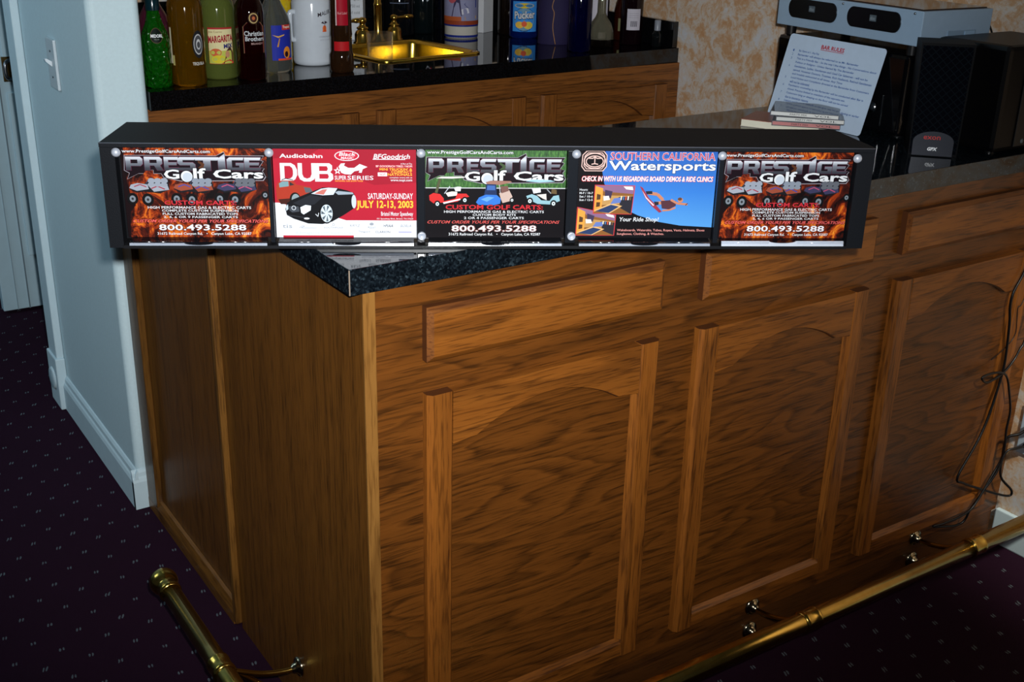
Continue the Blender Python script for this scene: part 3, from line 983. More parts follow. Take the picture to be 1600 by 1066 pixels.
# --- red car show flyer
def flyer_red():
    a_, b_ = cards[1]
    W, H = b_ - a_, ZC1 - 0.0008 - ZC0
    mb = MB()
    mb.box((-W / 2, -0.0010, 0), (W / 2, 0.0025, H), P('#d8dadf', 0.4))
    A = Art(mb, W, H, 30, 1215, 145, 880)
    A.rect(30, 145, 1215, 880, ink('#a11a2d'))
    A.poly([(30, 145), (420, 145), (330, 200), (30, 230)], ink('#8c1527'))
    A.poly([(700, 145), (1215, 145), (1215, 420), (860, 440), (560, 330)], ink('#901628'))
    A.poly([(30, 590), (60, 590), (250, 640), (520, 690), (560, 718), (620, 736), (1215, 736), (1215, 880), (30, 880)], ink('#c9ccd2'))
    A.rect(85, 864, 680, 880, ink('#a11a2d'))
    A.text('Audiobahn', 85, 190, 440, 223, WHITE, 0.05)
    A.ell(640, 203, 102, 42, WHITE)
    A.ell(640, 203, 94, 36, ink('#b02034'))
    A.text('Black', 575, 176, 715, 205, WHITE, 0.04, 0.2)
    A.text('MAGIC', 590, 210, 700, 232, ink('#e8c8cc'), 0.04, 0.2)
    A.text('BFGoodrich', 860, 186, 1165, 226, WHITE, 0.045, 0.2)
    A.line([(855, 230), (1125, 230)], 6, WHITE)
    A.letters([('D', 85, 264, 225, 414), ('U', 232, 264, 380, 414), ('B', 372, 264, 524, 414)], WHITE)
    st = []
    for k in range(10):
        r = 34 if k % 2 == 0 else 14
        st.append((560 + r * math.sin(R(36 * k)), 325 - r * math.cos(R(36 * k))))
    A.poly(st, WHITE)
    A.ell(560, 325, 8, 8, ink('#a11a2d'), 12)
    A.poly([(570, 290), (590, 265), (625, 262), (615, 282), (650, 300), (700, 300), (745, 268), (810, 292), (770, 310), (760, 340), (735, 338), (745, 320), (700, 328), (670, 355), (620, 352), (590, 340), (580, 315)], WHITE)
    A.text('SUPER', 535, 364, 632, 398, WHITE, 0.03)
    A.text('SERIES', 640, 364, 858, 398, WHITE, 0.02)
    A.text('NATIONAL CAR SHOW TOUR', 538, 402, 770, 414, ink('#f0a040'), 0.02)
    A.text('A Part of The', 1086, 258, 1182, 271, WHITE, 0.02)
    A.text('BF GOODRICH TIRES / NOPI', 880, 277, 1182, 293, ink('#f0c0c0'), 0.03)
    yel = ink('#f2a63a')
    A.text("MINI TRUCKIN' &", 910, 299, 1182, 320, yel, 0.04)
    A.text('COMPACT', 1006, 321, 1182, 341, yel, 0.04)
    A.text('NATIONALS', 978, 342, 1182, 363, yel, 0.04)
    A.rect(895, 336, 972, 366, ink('#f0d8dc'))
    A.text('NOPI', 908, 342, 960, 360, ink('#a11a2d'), 0.03, 0.2)
    A.text('complete event info at', 992, 371, 1182, 386, WHITE, 0.02)
    A.text('www.nopi.com', 1000, 388, 1182, 414, WHITE, 0.035)
    A.text('SATURDAY-SUNDAY', 808, 506, 1187, 556, WHITE, 0.03)
    A.text('JULY 12-13, 2003', 712, 569, 1187, 646, ink('#f4b63c'), 0.04, out=ink('#b8701c'), ow=0.02)
    A.text('Bristol Motor Speedway', 916, 660, 1187, 706, WHITE, 0.03)
    A.text('151 Speedway Blvd., Bristol, TN 37620', 880, 713, 1187, 729, WHITE, 0.02)
    # orange truck behind
    A.poly([(45, 470), (60, 425), (95, 405), (190, 405), (215, 438), (330, 458), (360, 500), (330, 540), (150, 585), (50, 580)], ink('#983020'))
    A.poly([(72, 430), (100, 412), (150, 412), (152, 452), (75, 462)], ink('#6a8a90'))
    A.poly([(160, 415), (200, 440), (160, 448)], ink('#2a2a2c'))
    A.poly([(60, 560), (240, 545), (240, 600), (80, 600)], ink('#3a1a14'))
    A.line([(95, 400), (130, 388), (190, 400)], 6, ink('#2a2c30'))
    A.ell(200, 560, 46, 58, ink('#15110f'), 20)
    A.ell(205, 560, 34, 46, ink('#7a8a8e'), 18)
    A.poly([(275, 458), (330, 465), (350, 500), (290, 505)], ink('#50545a'))
    # black open two-seater
    A.poly([(115, 640), (130, 590), (180, 560), (330, 500), (430, 460), (540, 462), (640, 485), (690, 505), (705, 560), (700, 625), (600, 690), (500, 745), (420, 765), (300, 760), (180, 720), (125, 690)], ink('#0d0e12'))
    A.poly([(335, 512), (420, 470), (480, 462), (555, 466), (520, 520), (430, 525)], ink('#b9c6d2'))
    A.poly([(360, 512), (430, 478), (470, 474), (440, 520)], ink('#b2665c'))
    A.poly([(535, 500), (560, 488), (680, 500), (690, 515), (560, 520)], ink('#8a97a2'))
    A.poly([(180, 590), (330, 520), (430, 540), (360, 600), (260, 620)], ink('#1d2026'))
    A.poly([(240, 625), (285, 605), (330, 612), (325, 650), (265, 685), (245, 670)], ink('#cfdbe2'))
    A.poly([(120, 620), (138, 600), (140, 640), (122, 655)], ink('#aab8c0'))
    A.poly([(145, 615), (225, 618), (232, 660), (170, 668), (148, 650)], ink('#3a3f46'))
    A.ring(185, 630, 18, 18, 4, ink('#d0d8de'))
    A.line([(135, 690), (300, 715)], 6, ink('#2c3036'))
    A.ell(290, 718, 24, 8, ink('#c8ced4'), 12)
    A.ell(455, 675, 62, 86, ink('#0a0a0c'))
    A.ell(458, 675, 50, 74, ink('#b9c6ce'))
    for k in range(7):
        an = R(360 / 7 * k + 10)
        A.poly([(458 + 10 * math.cos(an), 675 + 14 * math.sin(an)), (458 + 46 * math.cos(an + 0.2), 675 + 68 * math.sin(an + 0.2)), (458 + 46 * math.cos(an + 0.62), 675 + 68 * math.sin(an + 0.62))], ink('#4a545c'))
    A.ell(690, 575, 20, 56, ink('#b0bac2'))
    A.line([(365, 680), (385, 700), (392, 670)], 5, ink('#c8ced4'))
    gy = ink('#8a9098')
    A.text('tis', 85, 765, 165, 797, gy, 0.0)
    A.line([(225, 795), (250, 778), (270, 780), (240, 795), (370, 795)], 3, gy)
    A.ring(512, 768, 11, 11, 3, gy)
    A.text('SOUTHPOLE', 432, 786, 592, 798, gy, 0.0)
    A.text('KRYZ', 650, 765, 738, 785, gy, 0.0, 0.2)
    A.ell(835, 762, 18, 12, gy, 14)
    A.text('Azzuri', 800, 778, 868, 798, gy, 0.0)
    A.text('>PIAA', 930, 765, 1015, 788, ink('#50565e'), 0.02, 0.3)
    A.text('BORLA', 1078, 766, 1170, 788, gy, 0.01, 0.3)
    A.text('dubmagazine.com/supercartes', 190, 822, 676, 854, ink('#b4b9c0'), 0.01)
    A.text('Thinguard', 720, 818, 820, 838, ink('#787e88'), 0.0)
    A.text('CLARION', 865, 818, 990, 838, ink('#686e78'), 0.01)
    A.rect(1062, 822, 1172, 836, ink('#a4a4c4'))
    o = mb.build('flyer')
    o.location = HC + HT * ((a_ + b_) / 2 - S0) + HN * (0.0125 - 0.07) + Vector((0, 0, ZC0 - 0.0005))
    o.rotation_euler = (0, 0, HYAW)
    tag(o, 'red and white car show flyer with a black convertible, in the rack', 'flyer', 'flyers in the black rack')
flyer_red()

# --- blue watersports flyer
def flyer_blue():
    a_, b_ = cards[3]
    W, H = b_ - a_, ZC1 - 0.0002 - ZC0
    mb = MB()
    mb.box((-W / 2, -0.0010, 0), (W / 2, 0.0025, H), P('#141318', 0.4))
    A = Art(mb, W, H, 125, 1270, 160, 885)
    A.rect(125, 160, 1270, 885, ink('#0b080c'))
    A.poly([(345, 160), (328, 250), (326, 340), (345, 430), (420, 560), (520, 640), (640, 695), (820, 750), (1000, 780), (1270, 795), (1270, 160)], SKYB)
    lg = ink('#c8a8a0')
    for gx, gy, c in ((0, 0, lg), (7, 7, ink('#0b080c')), (18, 16, lg), (24, 22, ink('#0b080c'))):
        A.poly([(190 + gx * .6, 165 + gy), (330 - gx * .6, 165 + gy), (360 - gx, 200 + gy * .5), (360 - gx, 295 - gy * .5), (330 - gx * .6, 332 - gy), (180 + gx * .6, 332 - gy), (150 + gx, 295 - gy * .5), (155 + gx, 200 + gy * .5)], c)
    A.ring(258, 248, 92, 66, 9, lg)
    A.ring(258, 252, 74, 48, 8, lg)
    A.line([(200, 225), (240, 228), (258, 215), (276, 228), (318, 225)], 8, lg)
    A.line([(232, 275), (258, 270), (258, 215)], 8, lg)
    A.line([(258, 270), (286, 275)], 8, lg)
    A.text('SOUTHERN CALIFORNIA', 388, 178, 1250, 238, ink('#a84458'), 0.02, out=ink('#c9b8bc'), ow=0.035)
    A.text('Watersports', 375, 246, 1262, 345, WHITE, 0.05, out=ink('#12306a'), ow=0.04)
    A.text('CHECK IN WITH US REGARDING BOARD DEMOS & RIDE CLINICS', 160, 372, 1245, 412, ink('#f6e6e6'), 0.03, 0.15, out=ink('#b8242c'), ow=0.05)
    for k, tx in enumerate(('Hours:', 'M-F / 10-7', 'Sat / 10-6', 'Sun / 12-5')):
        A.text(tx, 145, 473 + 28 * k, 212 if k == 0 else 256, 491 + 28 * k, WHITE, 0.03)
    def shop(q, rim, flip):
        A.poly(q, ink('#b8303a'))
        cx = sum(p_[0] for p_ in q) / 4
        cy = sum(p_[1] for p_ in q) / 4
        def sc(k):
            return [(cx + (x - cx) * k, cy + (y - cy) * k) for x, y in q]
        A.poly(sc(0.965), ink('#7a5028'))
        (x0, y0), (x1, y1), (x2, y2), (x3, y3) = sc(0.96)
        def pt(u, v):
            xa, ya = x0 + (x1 - x0) * u, y0 + (y1 - y0) * u
            xb, yb = x3 + (x2 - x3) * u, y3 + (y2 - y3) * u
            return (xa + (xb - xa) * v, ya + (yb - ya) * v)
        def quad(a, b, c, d, col):
            A.poly([pt(*a), pt(*b), pt(*c), pt(*d)], ink(col))
        quad((0, 0), (1, 0), (1, 0.28), (0.25, 0.22), '#7a5a78')
        quad((0.72, 0.02), (0.95, 0.02), (0.98, 0.14), (0.8, 0.12), '#e8dcd2')
        quad((0, 0.02), (0.2, 0.1), (0.2, 0.85), (0, 0.95), '#d08c3c')
        quad((0.05, 0.3), (0.15, 0.33), (0.15, 0.5), (0.05, 0.52), '#4a3420')
        quad((0.05, 0.6), (0.15, 0.6), (0.15, 0.75), (0.05, 0.78), '#4a3420')
        quad((0.2, 0.35), (1, 0.35), (1, 0.62), (0.2, 0.7), '#a8824e')
        quad((0.25, 0.15), (0.45, 0.2), (0.42, 0.45), (0.26, 0.45), '#3a3048')
        quad((0.62, 0.4), (1, 0.36), (1, 1), (0.7, 0.8), '#24242c')
        quad((0, 0.9), (0.45, 0.62), (0.74, 0.72), (0.42, 1), '#c8a06a')
        quad((0.04, 0.92), (0.44, 0.68), (0.66, 0.74), (0.4, 0.98), '#26365a')
        quad((0.5, 0.45), (0.72, 0.4), (0.68, 0.6), (0.42, 0.66), '#5a6ea8')
        quad((0.22, 0.38), (0.36, 0.36), (0.4, 0.5), (0.24, 0.54), '#d8d4cc')
        for k in range(5):
            quad((0.68 + 0.06 * k, 0.36), (0.71 + 0.06 * k, 0.36), (0.71 + 0.06 * k, 0.5), (0.68 + 0.06 * k, 0.5), ('#d8c8a0', '#4a6a9a', '#b84a3a', '#e0d8d0', '#6a4a30')[k])
    shop([(132, 625), (458, 690), (450, 865), (125, 865)], 6, True)
    shop([(268, 440), (603, 445), (585, 686), (262, 680)], 6, False)
    # board rider in the air
    skin, suit = ink('#b07458'), ink('#4a2c34')
    A.poly([(640, 448), (665, 462), (720, 545), (790, 610), (838, 660), (815, 668), (745, 610), (690, 545)], ink('#8a2f40'))
    A.poly([(660, 480), (700, 540), (770, 605), (760, 612), (695, 548)], ink('#d8b8c0'))
    A.line([(712, 505), (790, 515), (838, 560)], 26, skin)
    A.line([(770, 590), (835, 585), (845, 560)], 26, skin)
    A.poly([(690, 490), (745, 488), (748, 512), (700, 515)], ink('#22242e'))
    A.poly([(765, 575), (805, 578), (805, 602), (775, 608)], ink('#22242e'))
    A.poly([(822, 570), (905, 562), (950, 570), (950, 610), (895, 640), (835, 632)], suit)
    A.line([(905, 560), (960, 590), (1048, 598)], 18, skin)
    A.line([(840, 650), (900, 645), (948, 625)], 14, skin)
    A.ell(985, 562, 22, 20, skin, 16)
    A.ell(980, 553, 18, 13, ink('#5a3c2c'), 14)
    A.line([(1030, 605), (1048, 588)], 6, ink('#22242e'))
    A.text('Your Ride Shop!', 485, 706, 815, 752, WHITE, 0.035, 0.15)
    pk_ = ink('#d08a84')
    A.text('Wakeboards, Waterskis, Tubes, Ropes, Vests, Helmets, Shoes', 470, 805, 1208, 830, pk_, 0.02)
    A.text('Sunglasses, Clothing, & Watches.', 470, 836, 868, 861, pk_, 0.02)
    o = mb.build('flyer')
    o.location = HC + HT * ((a_ + b_) / 2 - S0) + HN * (0.0125 - 0.07) + Vector((0, 0, ZC0 - 0.0005))
    o.rotation_euler = (0, 0, HYAW)
    tag(o, 'blue and black watersports flyer with an airborne wakeboarder, in the rack', 'flyer', 'flyers in the black rack')
flyer_blue()

# ================================================================== BACK BAR
BL, BRt = (0.109, 1.198), (XW - 0.0015, 1.262)       # front edge of the back worktop
def byf(x):
    return BL[1] + (BRt[1] - BL[1]) * (x - BL[0]) / (BRt[0] - BL[0])
TB = 0.0012
back = thing('back_cabinet', (0.9, 1.55, ZF), 'oak back cabinet with arched doors under the black granite worktop', 'cabinet')
YB = 1.252
m = loc(MB(), back)
m.box((0.112, YB, ZF + 0.002), (XW - 0.003, YB + 0.02, TB - 0.0004), W_BK)
m.build('face_frame', back)
m = loc(MB(), back)
m.box((0.112, YB + 0.021, ZF + 0.002), (0.13, 1.92, TB - 0.15), W_BK)
m.build('side_panel', back)
m = loc(MB(), back)
m.box((XW - 0.022, YB + 0.021, ZF + 0.002), (XW - 0.003, 1.92, TB - 0.15), W_BK)
m.build('side_panel', back)
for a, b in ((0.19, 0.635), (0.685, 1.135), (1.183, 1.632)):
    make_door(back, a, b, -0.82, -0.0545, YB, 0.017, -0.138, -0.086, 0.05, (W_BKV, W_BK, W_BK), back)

bt = thing('back_countertop', (0.9, 1.55, TB), 'black polished granite worktop behind the bar, crowded with bottles', 'worktop')
# sink hole
SKC, SKR = Vector((0.912, 1.535)), R(7)
SW, SD = 0.335, 0.315
def skp(u, v):
    c_, s_ = math.cos(SKR), math.sin(SKR)
    return (SKC.x + u * c_ - v * s_, SKC.y + u * s_ + v * c_)
hw, hd = SW / 2 - 0.014, SD / 2 - 0.014
h00, h10, h11, h01 = skp(-hw, -hd), skp(hw, -hd), skp(hw, hd), skp(-hw, hd)
BLb, BRb = (0.109, 1.928), (XW - 0.0015, 1.928)
m = loc(MB(), bt)
for q in ([BL, BRt, h10, h00], [BRt, BRb, h11, h10], [BRb, BLb, h01, h11], [BLb, BL, h00, h01]):
    m.prism(q, 2, TB, ZB, GRAN)
m.build('slab', bt)
m = loc(MB(), bt)
m.box((0.109, 1.905, ZB + 0.0004), (XW - 0.002, 1.928, ZB + 0.115), GRAN, 0.001)
m.build('backsplash', bt)
m = loc(MB(), bt)
m.box((XW - 0.020, 1.270, ZB + 0.0004), (XW - 0.0015, 1.904, ZB + 0.074), GRAN, 0.001)
m.build('side_splash', bt)

sink = thing('bar_sink', (SKC.x, SKC.y, ZB), 'square gold bar sink sunk into the black granite worktop', 'sink', SKR)
def rrect(hx, hy, r, n=5):
    q = []
    for cx, cy, a in ((hx - r, hy - r, 0), (-hx + r, hy - r, 90), (-hx + r, -hy + r, 180), (hx - r, -hy + r, 270)):
        for k in range(n + 1):
            t_ = R(a + 90 * k / n)
            q.append((cx + r * math.cos(t_), cy + r * math.sin(t_)))
    return q
def loft(mb, rings, mat, smooth=True, close=False):
    n = len(rings[0])
    vs = [p for r_ in rings for p in r_]
    fs = []
    for j in range(len(rings) - 1):
        for i in range(n):
            a, b = j * n + i, j * n + (i + 1) % n
            fs.append((a, b, b + n, a + n))
    if close:
        fs.append(tuple(range((len(rings) - 1) * n, len(rings) * n)))
    mb.add(vs, fs, mat, smooth)
m = MB()
rings = []
for hx, hy, r_, z_ in ((SW / 2, SD / 2, 0.03, 0.0006), (SW / 2, SD / 2, 0.03, 0.004), (SW / 2 - 0.006, SD / 2 - 0.006, 0.03, 0.0065), (SW / 2 - 0.014, SD / 2 - 0.014, 0.03, 0.0045), (SW / 2 - 0.020, SD / 2 - 0.020, 0.03, -0.004)):
    rings.append([(x, y, z_) for x, y in rrect(hx, hy, r_)])
loft(m, rings, GOLD)
m.build('rim', sink)
m = MB()
rings = []
for hx, hy, r_, z_ in ((SW / 2 - 0.0205, SD / 2 - 0.0205, 0.03, -0.004), (SW / 2 - 0.026, SD / 2 - 0.026, 0.035, -0.10), (SW / 2 - 0.045, SD / 2 - 0.045, 0.03, -0.125), (0.04, 0.04, 0.039, -0.128)):
    rings.append([(x, y, z_) for x, y in rrect(hx, hy, r_)])
loft(m, rings, GOLD, close=True)
m.build('basin', sink)

# faucet set
fau = thing('brass_faucet', (0.945, 1.735, ZB), 'brass bar faucet with tall spout and two lever handles behind the gold sink', 'faucet')
m = MB()
m.lathe([(0.024, 0.0005), (0.024, 0.004), (0.018, 0.010), (0.014, 0.02), (0.0115, 0.035), (0.0115, 0.10), (0.0125, 0.102), (0.0125, 0.106), (0.0105, 0.11), (0.0105, 0.22)], BRASS, (0, 0, 0), 24)
m.tube([(0, 0, 0.215), (0, -0.002, 0.26), (-0.004, -0.03, 0.29), (-0.01, -0.07, 0.29), (-0.014, -0.09, 0.265)], 0.0105, BRASS, 14)
m.build('spout', fau)
ZS = Matrix.Diagonal((1, 1, 0.76, 1))
for dx, dy, sgn in ((-0.058, -0.016, -1), (0.062, 0.018, 1)):
    m = MB()
    m.xf = ZS
    m.lathe([(0.027, 0.0005), (0.027, 0.003), (0.0225, 0.008), (0.0225, 0.034), (0.019, 0.045), (0.0135, 0.049), (0.0135, 0.052), (0.0165, 0.055), (0.0165, 0.058), (0.0115, 0.062), (0.008, 0.068), (0.008, 0.074), (0.011, 0.077), (0.0125, 0.083), (0.011, 0.090), (0.005, 0.0945), (0.0001, 0.096)], BRASS, (dx, dy, 0), 24)
    h = m.build('handle', fau)
    m = MB()
    m.xf = ZS
    m.tube([(dx + sgn * 0.010, dy, 0.082), (dx + sgn * 0.018, dy, 0.083), (dx + sgn * 0.026, dy, 0.083), (dx + sgn * 0.052, dy, 0.0845)], 0.0055, BRASS, 12)
    m.lathe([(0.0001, 0.0), (0.006, 0.002), (0.0095, 0.012), (0.0085, 0.026), (0.004, 0.032), (0.0001, 0.033)], BRASS, (dx + sgn * 0.032, dy, 0.0845), 16, True, 0)
    m.build('lever', h)

# tumbler standing in the sink
t = thing('tumbler', (0.812, 1.468, ZB - 0.1275), 'clear straight-sided glass tumbler standing in the gold sink', 'glass')
m = MB()
m.lathe([(0.0001, 0.003), (0.026, 0.003), (0.032, 0.010), (0.036, 0.190), (0.0345, 0.190), (0.0305, 0.014), (0.0001, 0.012)], CLEAR, n=32)
m.build('body', t)

# ------------------------------------------------------------------ bottles
def bglass(h, tr=0.7, rough=0.04):
    return P(h, rough, 0.0, tr, 0.6, 0.0, 1.42)
PROF = {}
def bottle(name, x, y, prof, mat, label, cat='bottle', sq=None, cap=None, group='bottles on the back worktop'):
    t = thing(name, (x, y, ZB + 0.0003), label, cat, 0.0, group)
    m = MB()
    m.lathe([(0.0001, 0.0)] + prof, mat, n=40, sq=sq)
    PROF[t.name] = prof
    m.build('body', t)
    if cap:
        z0, z1, r_, cm = cap
        m = MB()
        m.lathe([(r_, z0), (r_, z1 - 0.002), (r_ - 0.002, z1), (0.0001, z1)], cm, n=24)
        m.build('cap', t)
    return t
def camang(x, y):
    return math.atan2(CP.y - y, CP.x - x)
class Lab:
    """label wrapped on a round bottle: u across (m, + to the right as seen), z up"""
    def __init__(s, root, r, dang=0.0):
        s.root, s.r = root, r
        s.a0 = camang(root.location.x, root.location.y) + dang
        s.mb = MB()
        s.k = 0.0004
    def p(s, u, z):
        a = s.a0 + u / s.r
        rr = s.r
        q = PROF.get(s.root.name)
        if q:
            for (ra, za), (rb, zb) in zip(q[:-1], q[1:]):
                if za <= z <= zb and zb > za:
                    rr = ra + (rb - ra) * (z - za) / (zb - za)
        rr += s.k
        return (rr * math.cos(a), rr * math.sin(a), z)
    def rect(s, u0, u1, z0, z1, m, n=10):
        s.k += 0.00018
        vs, fs = [], []
        for i in range(n + 1):
            u = u0 + (u1 - u0) * i / n
            vs += [s.p(u, z0), s.p(u, z1)]
        for i in range(n):
            fs.append((2 * i, 2 * i + 2, 2 * i + 3, 2 * i + 1))
        s.mb.add(vs, fs, m)
    def ell(s, cu, cz, ru, rz, m, n=24):
        s.k += 0.00018
        vs = [s.p(cu, cz)] + [s.p(cu + ru * math.cos(2 * math.pi * i / n), cz + rz * math.sin(2 * math.pi * i / n)) for i in range(n)]
        s.mb.add(vs, [(0, i + 1, (i + 1) % n + 1) for i in range(n)], m)
    def poly(s, pts, m):
        s.k += 0.00018
        tris = tessellate_polygon([[Vector((a, b, 0)) for a, b in pts]])
        s.mb.add([s.p(a, b) for a, b in pts], tris, m)
    def text(s, body, u0, z0, u1, z1, m, bold=0.02, shear=0.0, rise=0.0):
        s.k += 0.00018
        s.mb.text(body, m, lambda u, v: s.p(u0 + (u1 - u0) * u, z0 + (z1 - z0) * v + rise * u), bold, shear)
    def done(s, name='label'):
        return s.mb.build(name, s.root)

# 1 green melon liqueur
def mk_green():
    g = G('dimpled_green_glass')
    v = g.obj()
    vo = g.n('ShaderNodeTexVoronoi', {'Vector': v, 'Scale': 110.0})
    g.set(Base_Color=lin('#157a14'), Roughness=0.05, Transmission_Weight=0.75, IOR=1.42)
    g.bump(vo.outputs['Distance'], 1.0, 0.006)
    return g.m
b = bottle('liqueur_bottle', 0.152, 1.265, [(0.028, 0.0), (0.031, 0.004), (0.031, 0.098), (0.027, 0.118), (0.018, 0.140), (0.0135, 0.160), (0.0135, 0.20)], mk_green(), 'dimpled green liqueur bottle at the left end of the row, beside the white wall', cap=(0.165, 0.215, 0.015, P('#06222a', 0.15)))
L = Lab(b, 0.0285, R(6))
L.ell(0.0, 0.1135, 0.0135, 0.0165, ink('#4a3a22'))
L.ell(0.0, 0.1135, 0.0122, 0.015, ink('#06100a'))
L.text('MIDORI', -0.012, 0.1095, 0.012, 0.1165, ink('#e8ecec'), 0.03)
L.text('MELON', -0.005, 0.1045, 0.005, 0.107, ink('#8a9488'), 0.0)
L.done()
# 2 dark plum bottle between green and gold, with a pale label edge
b = bottle('plum_bottle', 0.176, 1.345, [(0.034, 0.0), (0.036, 0.004), (0.036, 0.12), (0.03, 0.145), (0.016, 0.17), (0.014, 0.22)], bglass('#5a1f36', 0.5), 'dark plum bottle half hidden between the green and amber bottles', cap=(0.20, 0.225, 0.016, P('#b9b49a', 0.4)))
# 3 amber tequila
b = bottle('tequila_bottle', 0.222, 1.262, [(0.035, 0.0), (0.0385, 0.005), (0.0385, 0.172), (0.035, 0.186), (0.020, 0.204), (0.0135, 0.215), (0.0135, 0.25)], bglass('#a0700e', 0.86), 'amber tequila bottle with a black round label, in front of the row', cap=(0.225, 0.255, 0.016, P('#2a2a2a', 0.3)))
L = Lab(b, 0.0385, R(32))
L.ell(0.004, 0.092, 0.0145, 0.030, ink('#202226'))
L.ring = None
L.ell(0.004, 0.092, 0.0118, 0.0225, ink('#b8babb'))
L.ell(0.004, 0.092, 0.0102, 0.0195, ink('#4a4c50'))
L.ell(0.004, 0.092, 0.006, 0.0115, ink('#c3c5c6'))
L.ell(0.004, 0.091, 0.0042, 0.007, ink('#4a4c50'))
L.text('TEQUILA', -0.013, 0.046, 0.016, 0.054, ink('#d2d2cc'), 0.02)
L.done()
L = Lab(b, 0.0385, R(-62))
L.rect(-0.003, 0.003, 0.050, 0.128, ink('#d8d2b4'), 3)
L.rect(0.004, 0.010, 0.046, 0.068, ink('#b8b070'), 3)
L.done('back_label')
# 4 margarita mix
b = bottle('mixer_bottle', 0.318, 1.325, [(0.037, 0.0), (0.040, 0.005), (0.040, 0.158), (0.037, 0.172), (0.026, 0.19), (0.017, 0.205), (0.017, 0.24)], P('#6c7838', 0.06, 0, 0.5, 0.6, 0, 1.42), 'pale green margarita mixer bottle with a sunny paper label', cap=(0.215, 0.25, 0.019, P('#d8d8d0', 0.4)))
L = Lab(b, 0.0402, R(6))
L.rect(-0.029, 0.030, 0.036, 0.118, ink('#a8282c'))
L.rect(-0.028, 0.029, 0.037, 0.114, ink('#d9cf9c'))
L.rect(-0.028, 0.029, 0.037, 0.066, ink('#b8bc54'))
L.ell(-0.012, 0.062, 0.013, 0.009, ink('#c8603a'))
L.ell(-0.006, 0.047, 0.016, 0.009, ink('#d2c22e'))
L.poly([(0.004, 0.037), (0.009, 0.052), (0.012, 0.066), (0.022, 0.076), (0.028, 0.062), (0.028, 0.037)], ink('#4a2c24'))
L.ell(0.014, 0.058, 0.005, 0.008, ink('#c08a66'))
L.poly([(0.0, 0.037), (0.008, 0.043), (0.02, 0.046), (0.028, 0.040), (0.028, 0.037)], ink('#c23c30'))
L.text('Jose Cuervo', -0.027, 0.105, 0.004, 0.111, ink('#7a4a2a'), 0.0)
L.text('MARGARITA', -0.0275, 0.083, 0.0285, 0.099, ink('#9c2232'), 0.04, 0.0, 0.004)
L.text('MIX', 0.006, 0.071, 0.027, 0.081, ink('#2c2c6a'), 0.04, 0.0, 0.002)
L.done()
# 5 dark brandy
b = bottle('brandy_bottle', 0.376, 1.274, [(0.030, 0.0), (0.0335, 0.005), (0.034, 0.150), (0.032, 0.166), (0.022, 0.188), (0.0145, 0.20), (0.0145, 0.25)], bglass('#2e0606', 0.8), 'dark red brandy bottle with a maroon label and round seal', cap=(0.222, 0.256, 0.0165, P('#7a1a16', 0.3)))
L = Lab(b, 0.0342, R(16))
L.poly([(-0.026, 0.062), (0.026, 0.062), (0.026, 0.122), (0.016, 0.132), (-0.016, 0.132), (-0.026, 0.122)], ink('#8a8058'))
L.poly([(-0.025, 0.063), (0.025, 0.063), (0.025, 0.1215), (0.0155, 0.131), (-0.0155, 0.131), (-0.025, 0.1215)], ink('#7a1e2a'))
L.ell(0.0, 0.141, 0.0125, 0.0135, ink('#3a2418'))
L.ell(0.0, 0.141, 0.0105, 0.0115, ink('#b8a06a'))
L.ell(0.0, 0.141, 0.0082, 0.0092, ink('#3a1a14'))
L.ell(0.0, 0.141, 0.0035, 0.004, ink('#b8603a'))
L.text('Christian', -0.023, 0.1015, 0.024, 0.1125, WHITE, 0.02)
L.text('Brothers', -0.021, 0.090, 0.024, 0.100, WHITE, 0.02)
L.text('BRANDY', -0.008, 0.082, 0.020, 0.0865, ink('#c8a09a'), 0.0)
L.done()
# 6 clear bottle with blue label
b = bottle('vodka_bottle', 0.470, 1.362, [(0.038, 0.0), (0.042, 0.006), (0.042, 0.110), (0.036, 0.132), (0.022, 0.158), (0.0145, 0.178), (0.0145, 0.23)], bglass('#aeb4ae', 0.9, 0.03), 'clear bottle with a dark blue label beside the white jug', cap=(0.195, 0.232, 0.0165, P('#1c3aa8', 0.25)))
L = Lab(b, 0.0422, R(14))
L.rect(-0.016, 0.038, 0.030, 0.112, ink('#24309a'))
L.poly([(0.008, 0.030), (0.012, 0.050), (0.02, 0.058), (0.03, 0.050), (0.034, 0.030)], ink('#1a1440'))
L.ell(0.022, 0.048, 0.010, 0.014, ink('#e08a2c'))
L.ell(0.020, 0.044, 0.005, 0.007, ink('#2a1420'))
L.rect(0.010, 0.036, 0.101, 0.113, ink('#b8322a'))
L.text('Tropical', 0.012, 0.103, 0.034, 0.111, ink('#f2e6d2'), 0.02, 0.2)
L.line = None
L.poly([(-0.014, 0.090), (0.000, 0.083), (0.014, 0.088), (0.016, 0.091), (0.0, 0.087)], ink('#d2a24a'))
L.poly([(-0.004, 0.062), (0.002, 0.082), (0.004, 0.082), (0.000, 0.062)], ink('#c28a3a'))
L.rect(-0.002, 0.038, 0.030, 0.0345, ink('#d2482c'))
L.done()
L = Lab(b, 0.0422, R(-46))
L.rect(-0.012, 0.012, 0.042, 0.108, ink('#aab4bc'), 5)
L.done('back_label')
# 7 yellow bottle behind
b = bottle('yellow_bottle', 0.588, 1.60, [(0.038, 0.0), (0.040, 0.004), (0.036, 0.10), (0.034, 0.20), (0.02, 0.23)], P('#d2b41a', 0.15, 0, 0.2), 'yellow bottle with a red slanted stripe behind the blue-labelled bottle')
L = Lab(b, 0.0375, 0)
L.poly([(-0.02, 0.10), (-0.017, 0.10), (0.02, 0.145), (0.017, 0.145)], ink('#b02820'))
L.poly([(-0.008, 0.098), (-0.005, 0.098), (0.032, 0.143), (0.029, 0.143)], ink('#b02820'))
L.done('stripe')
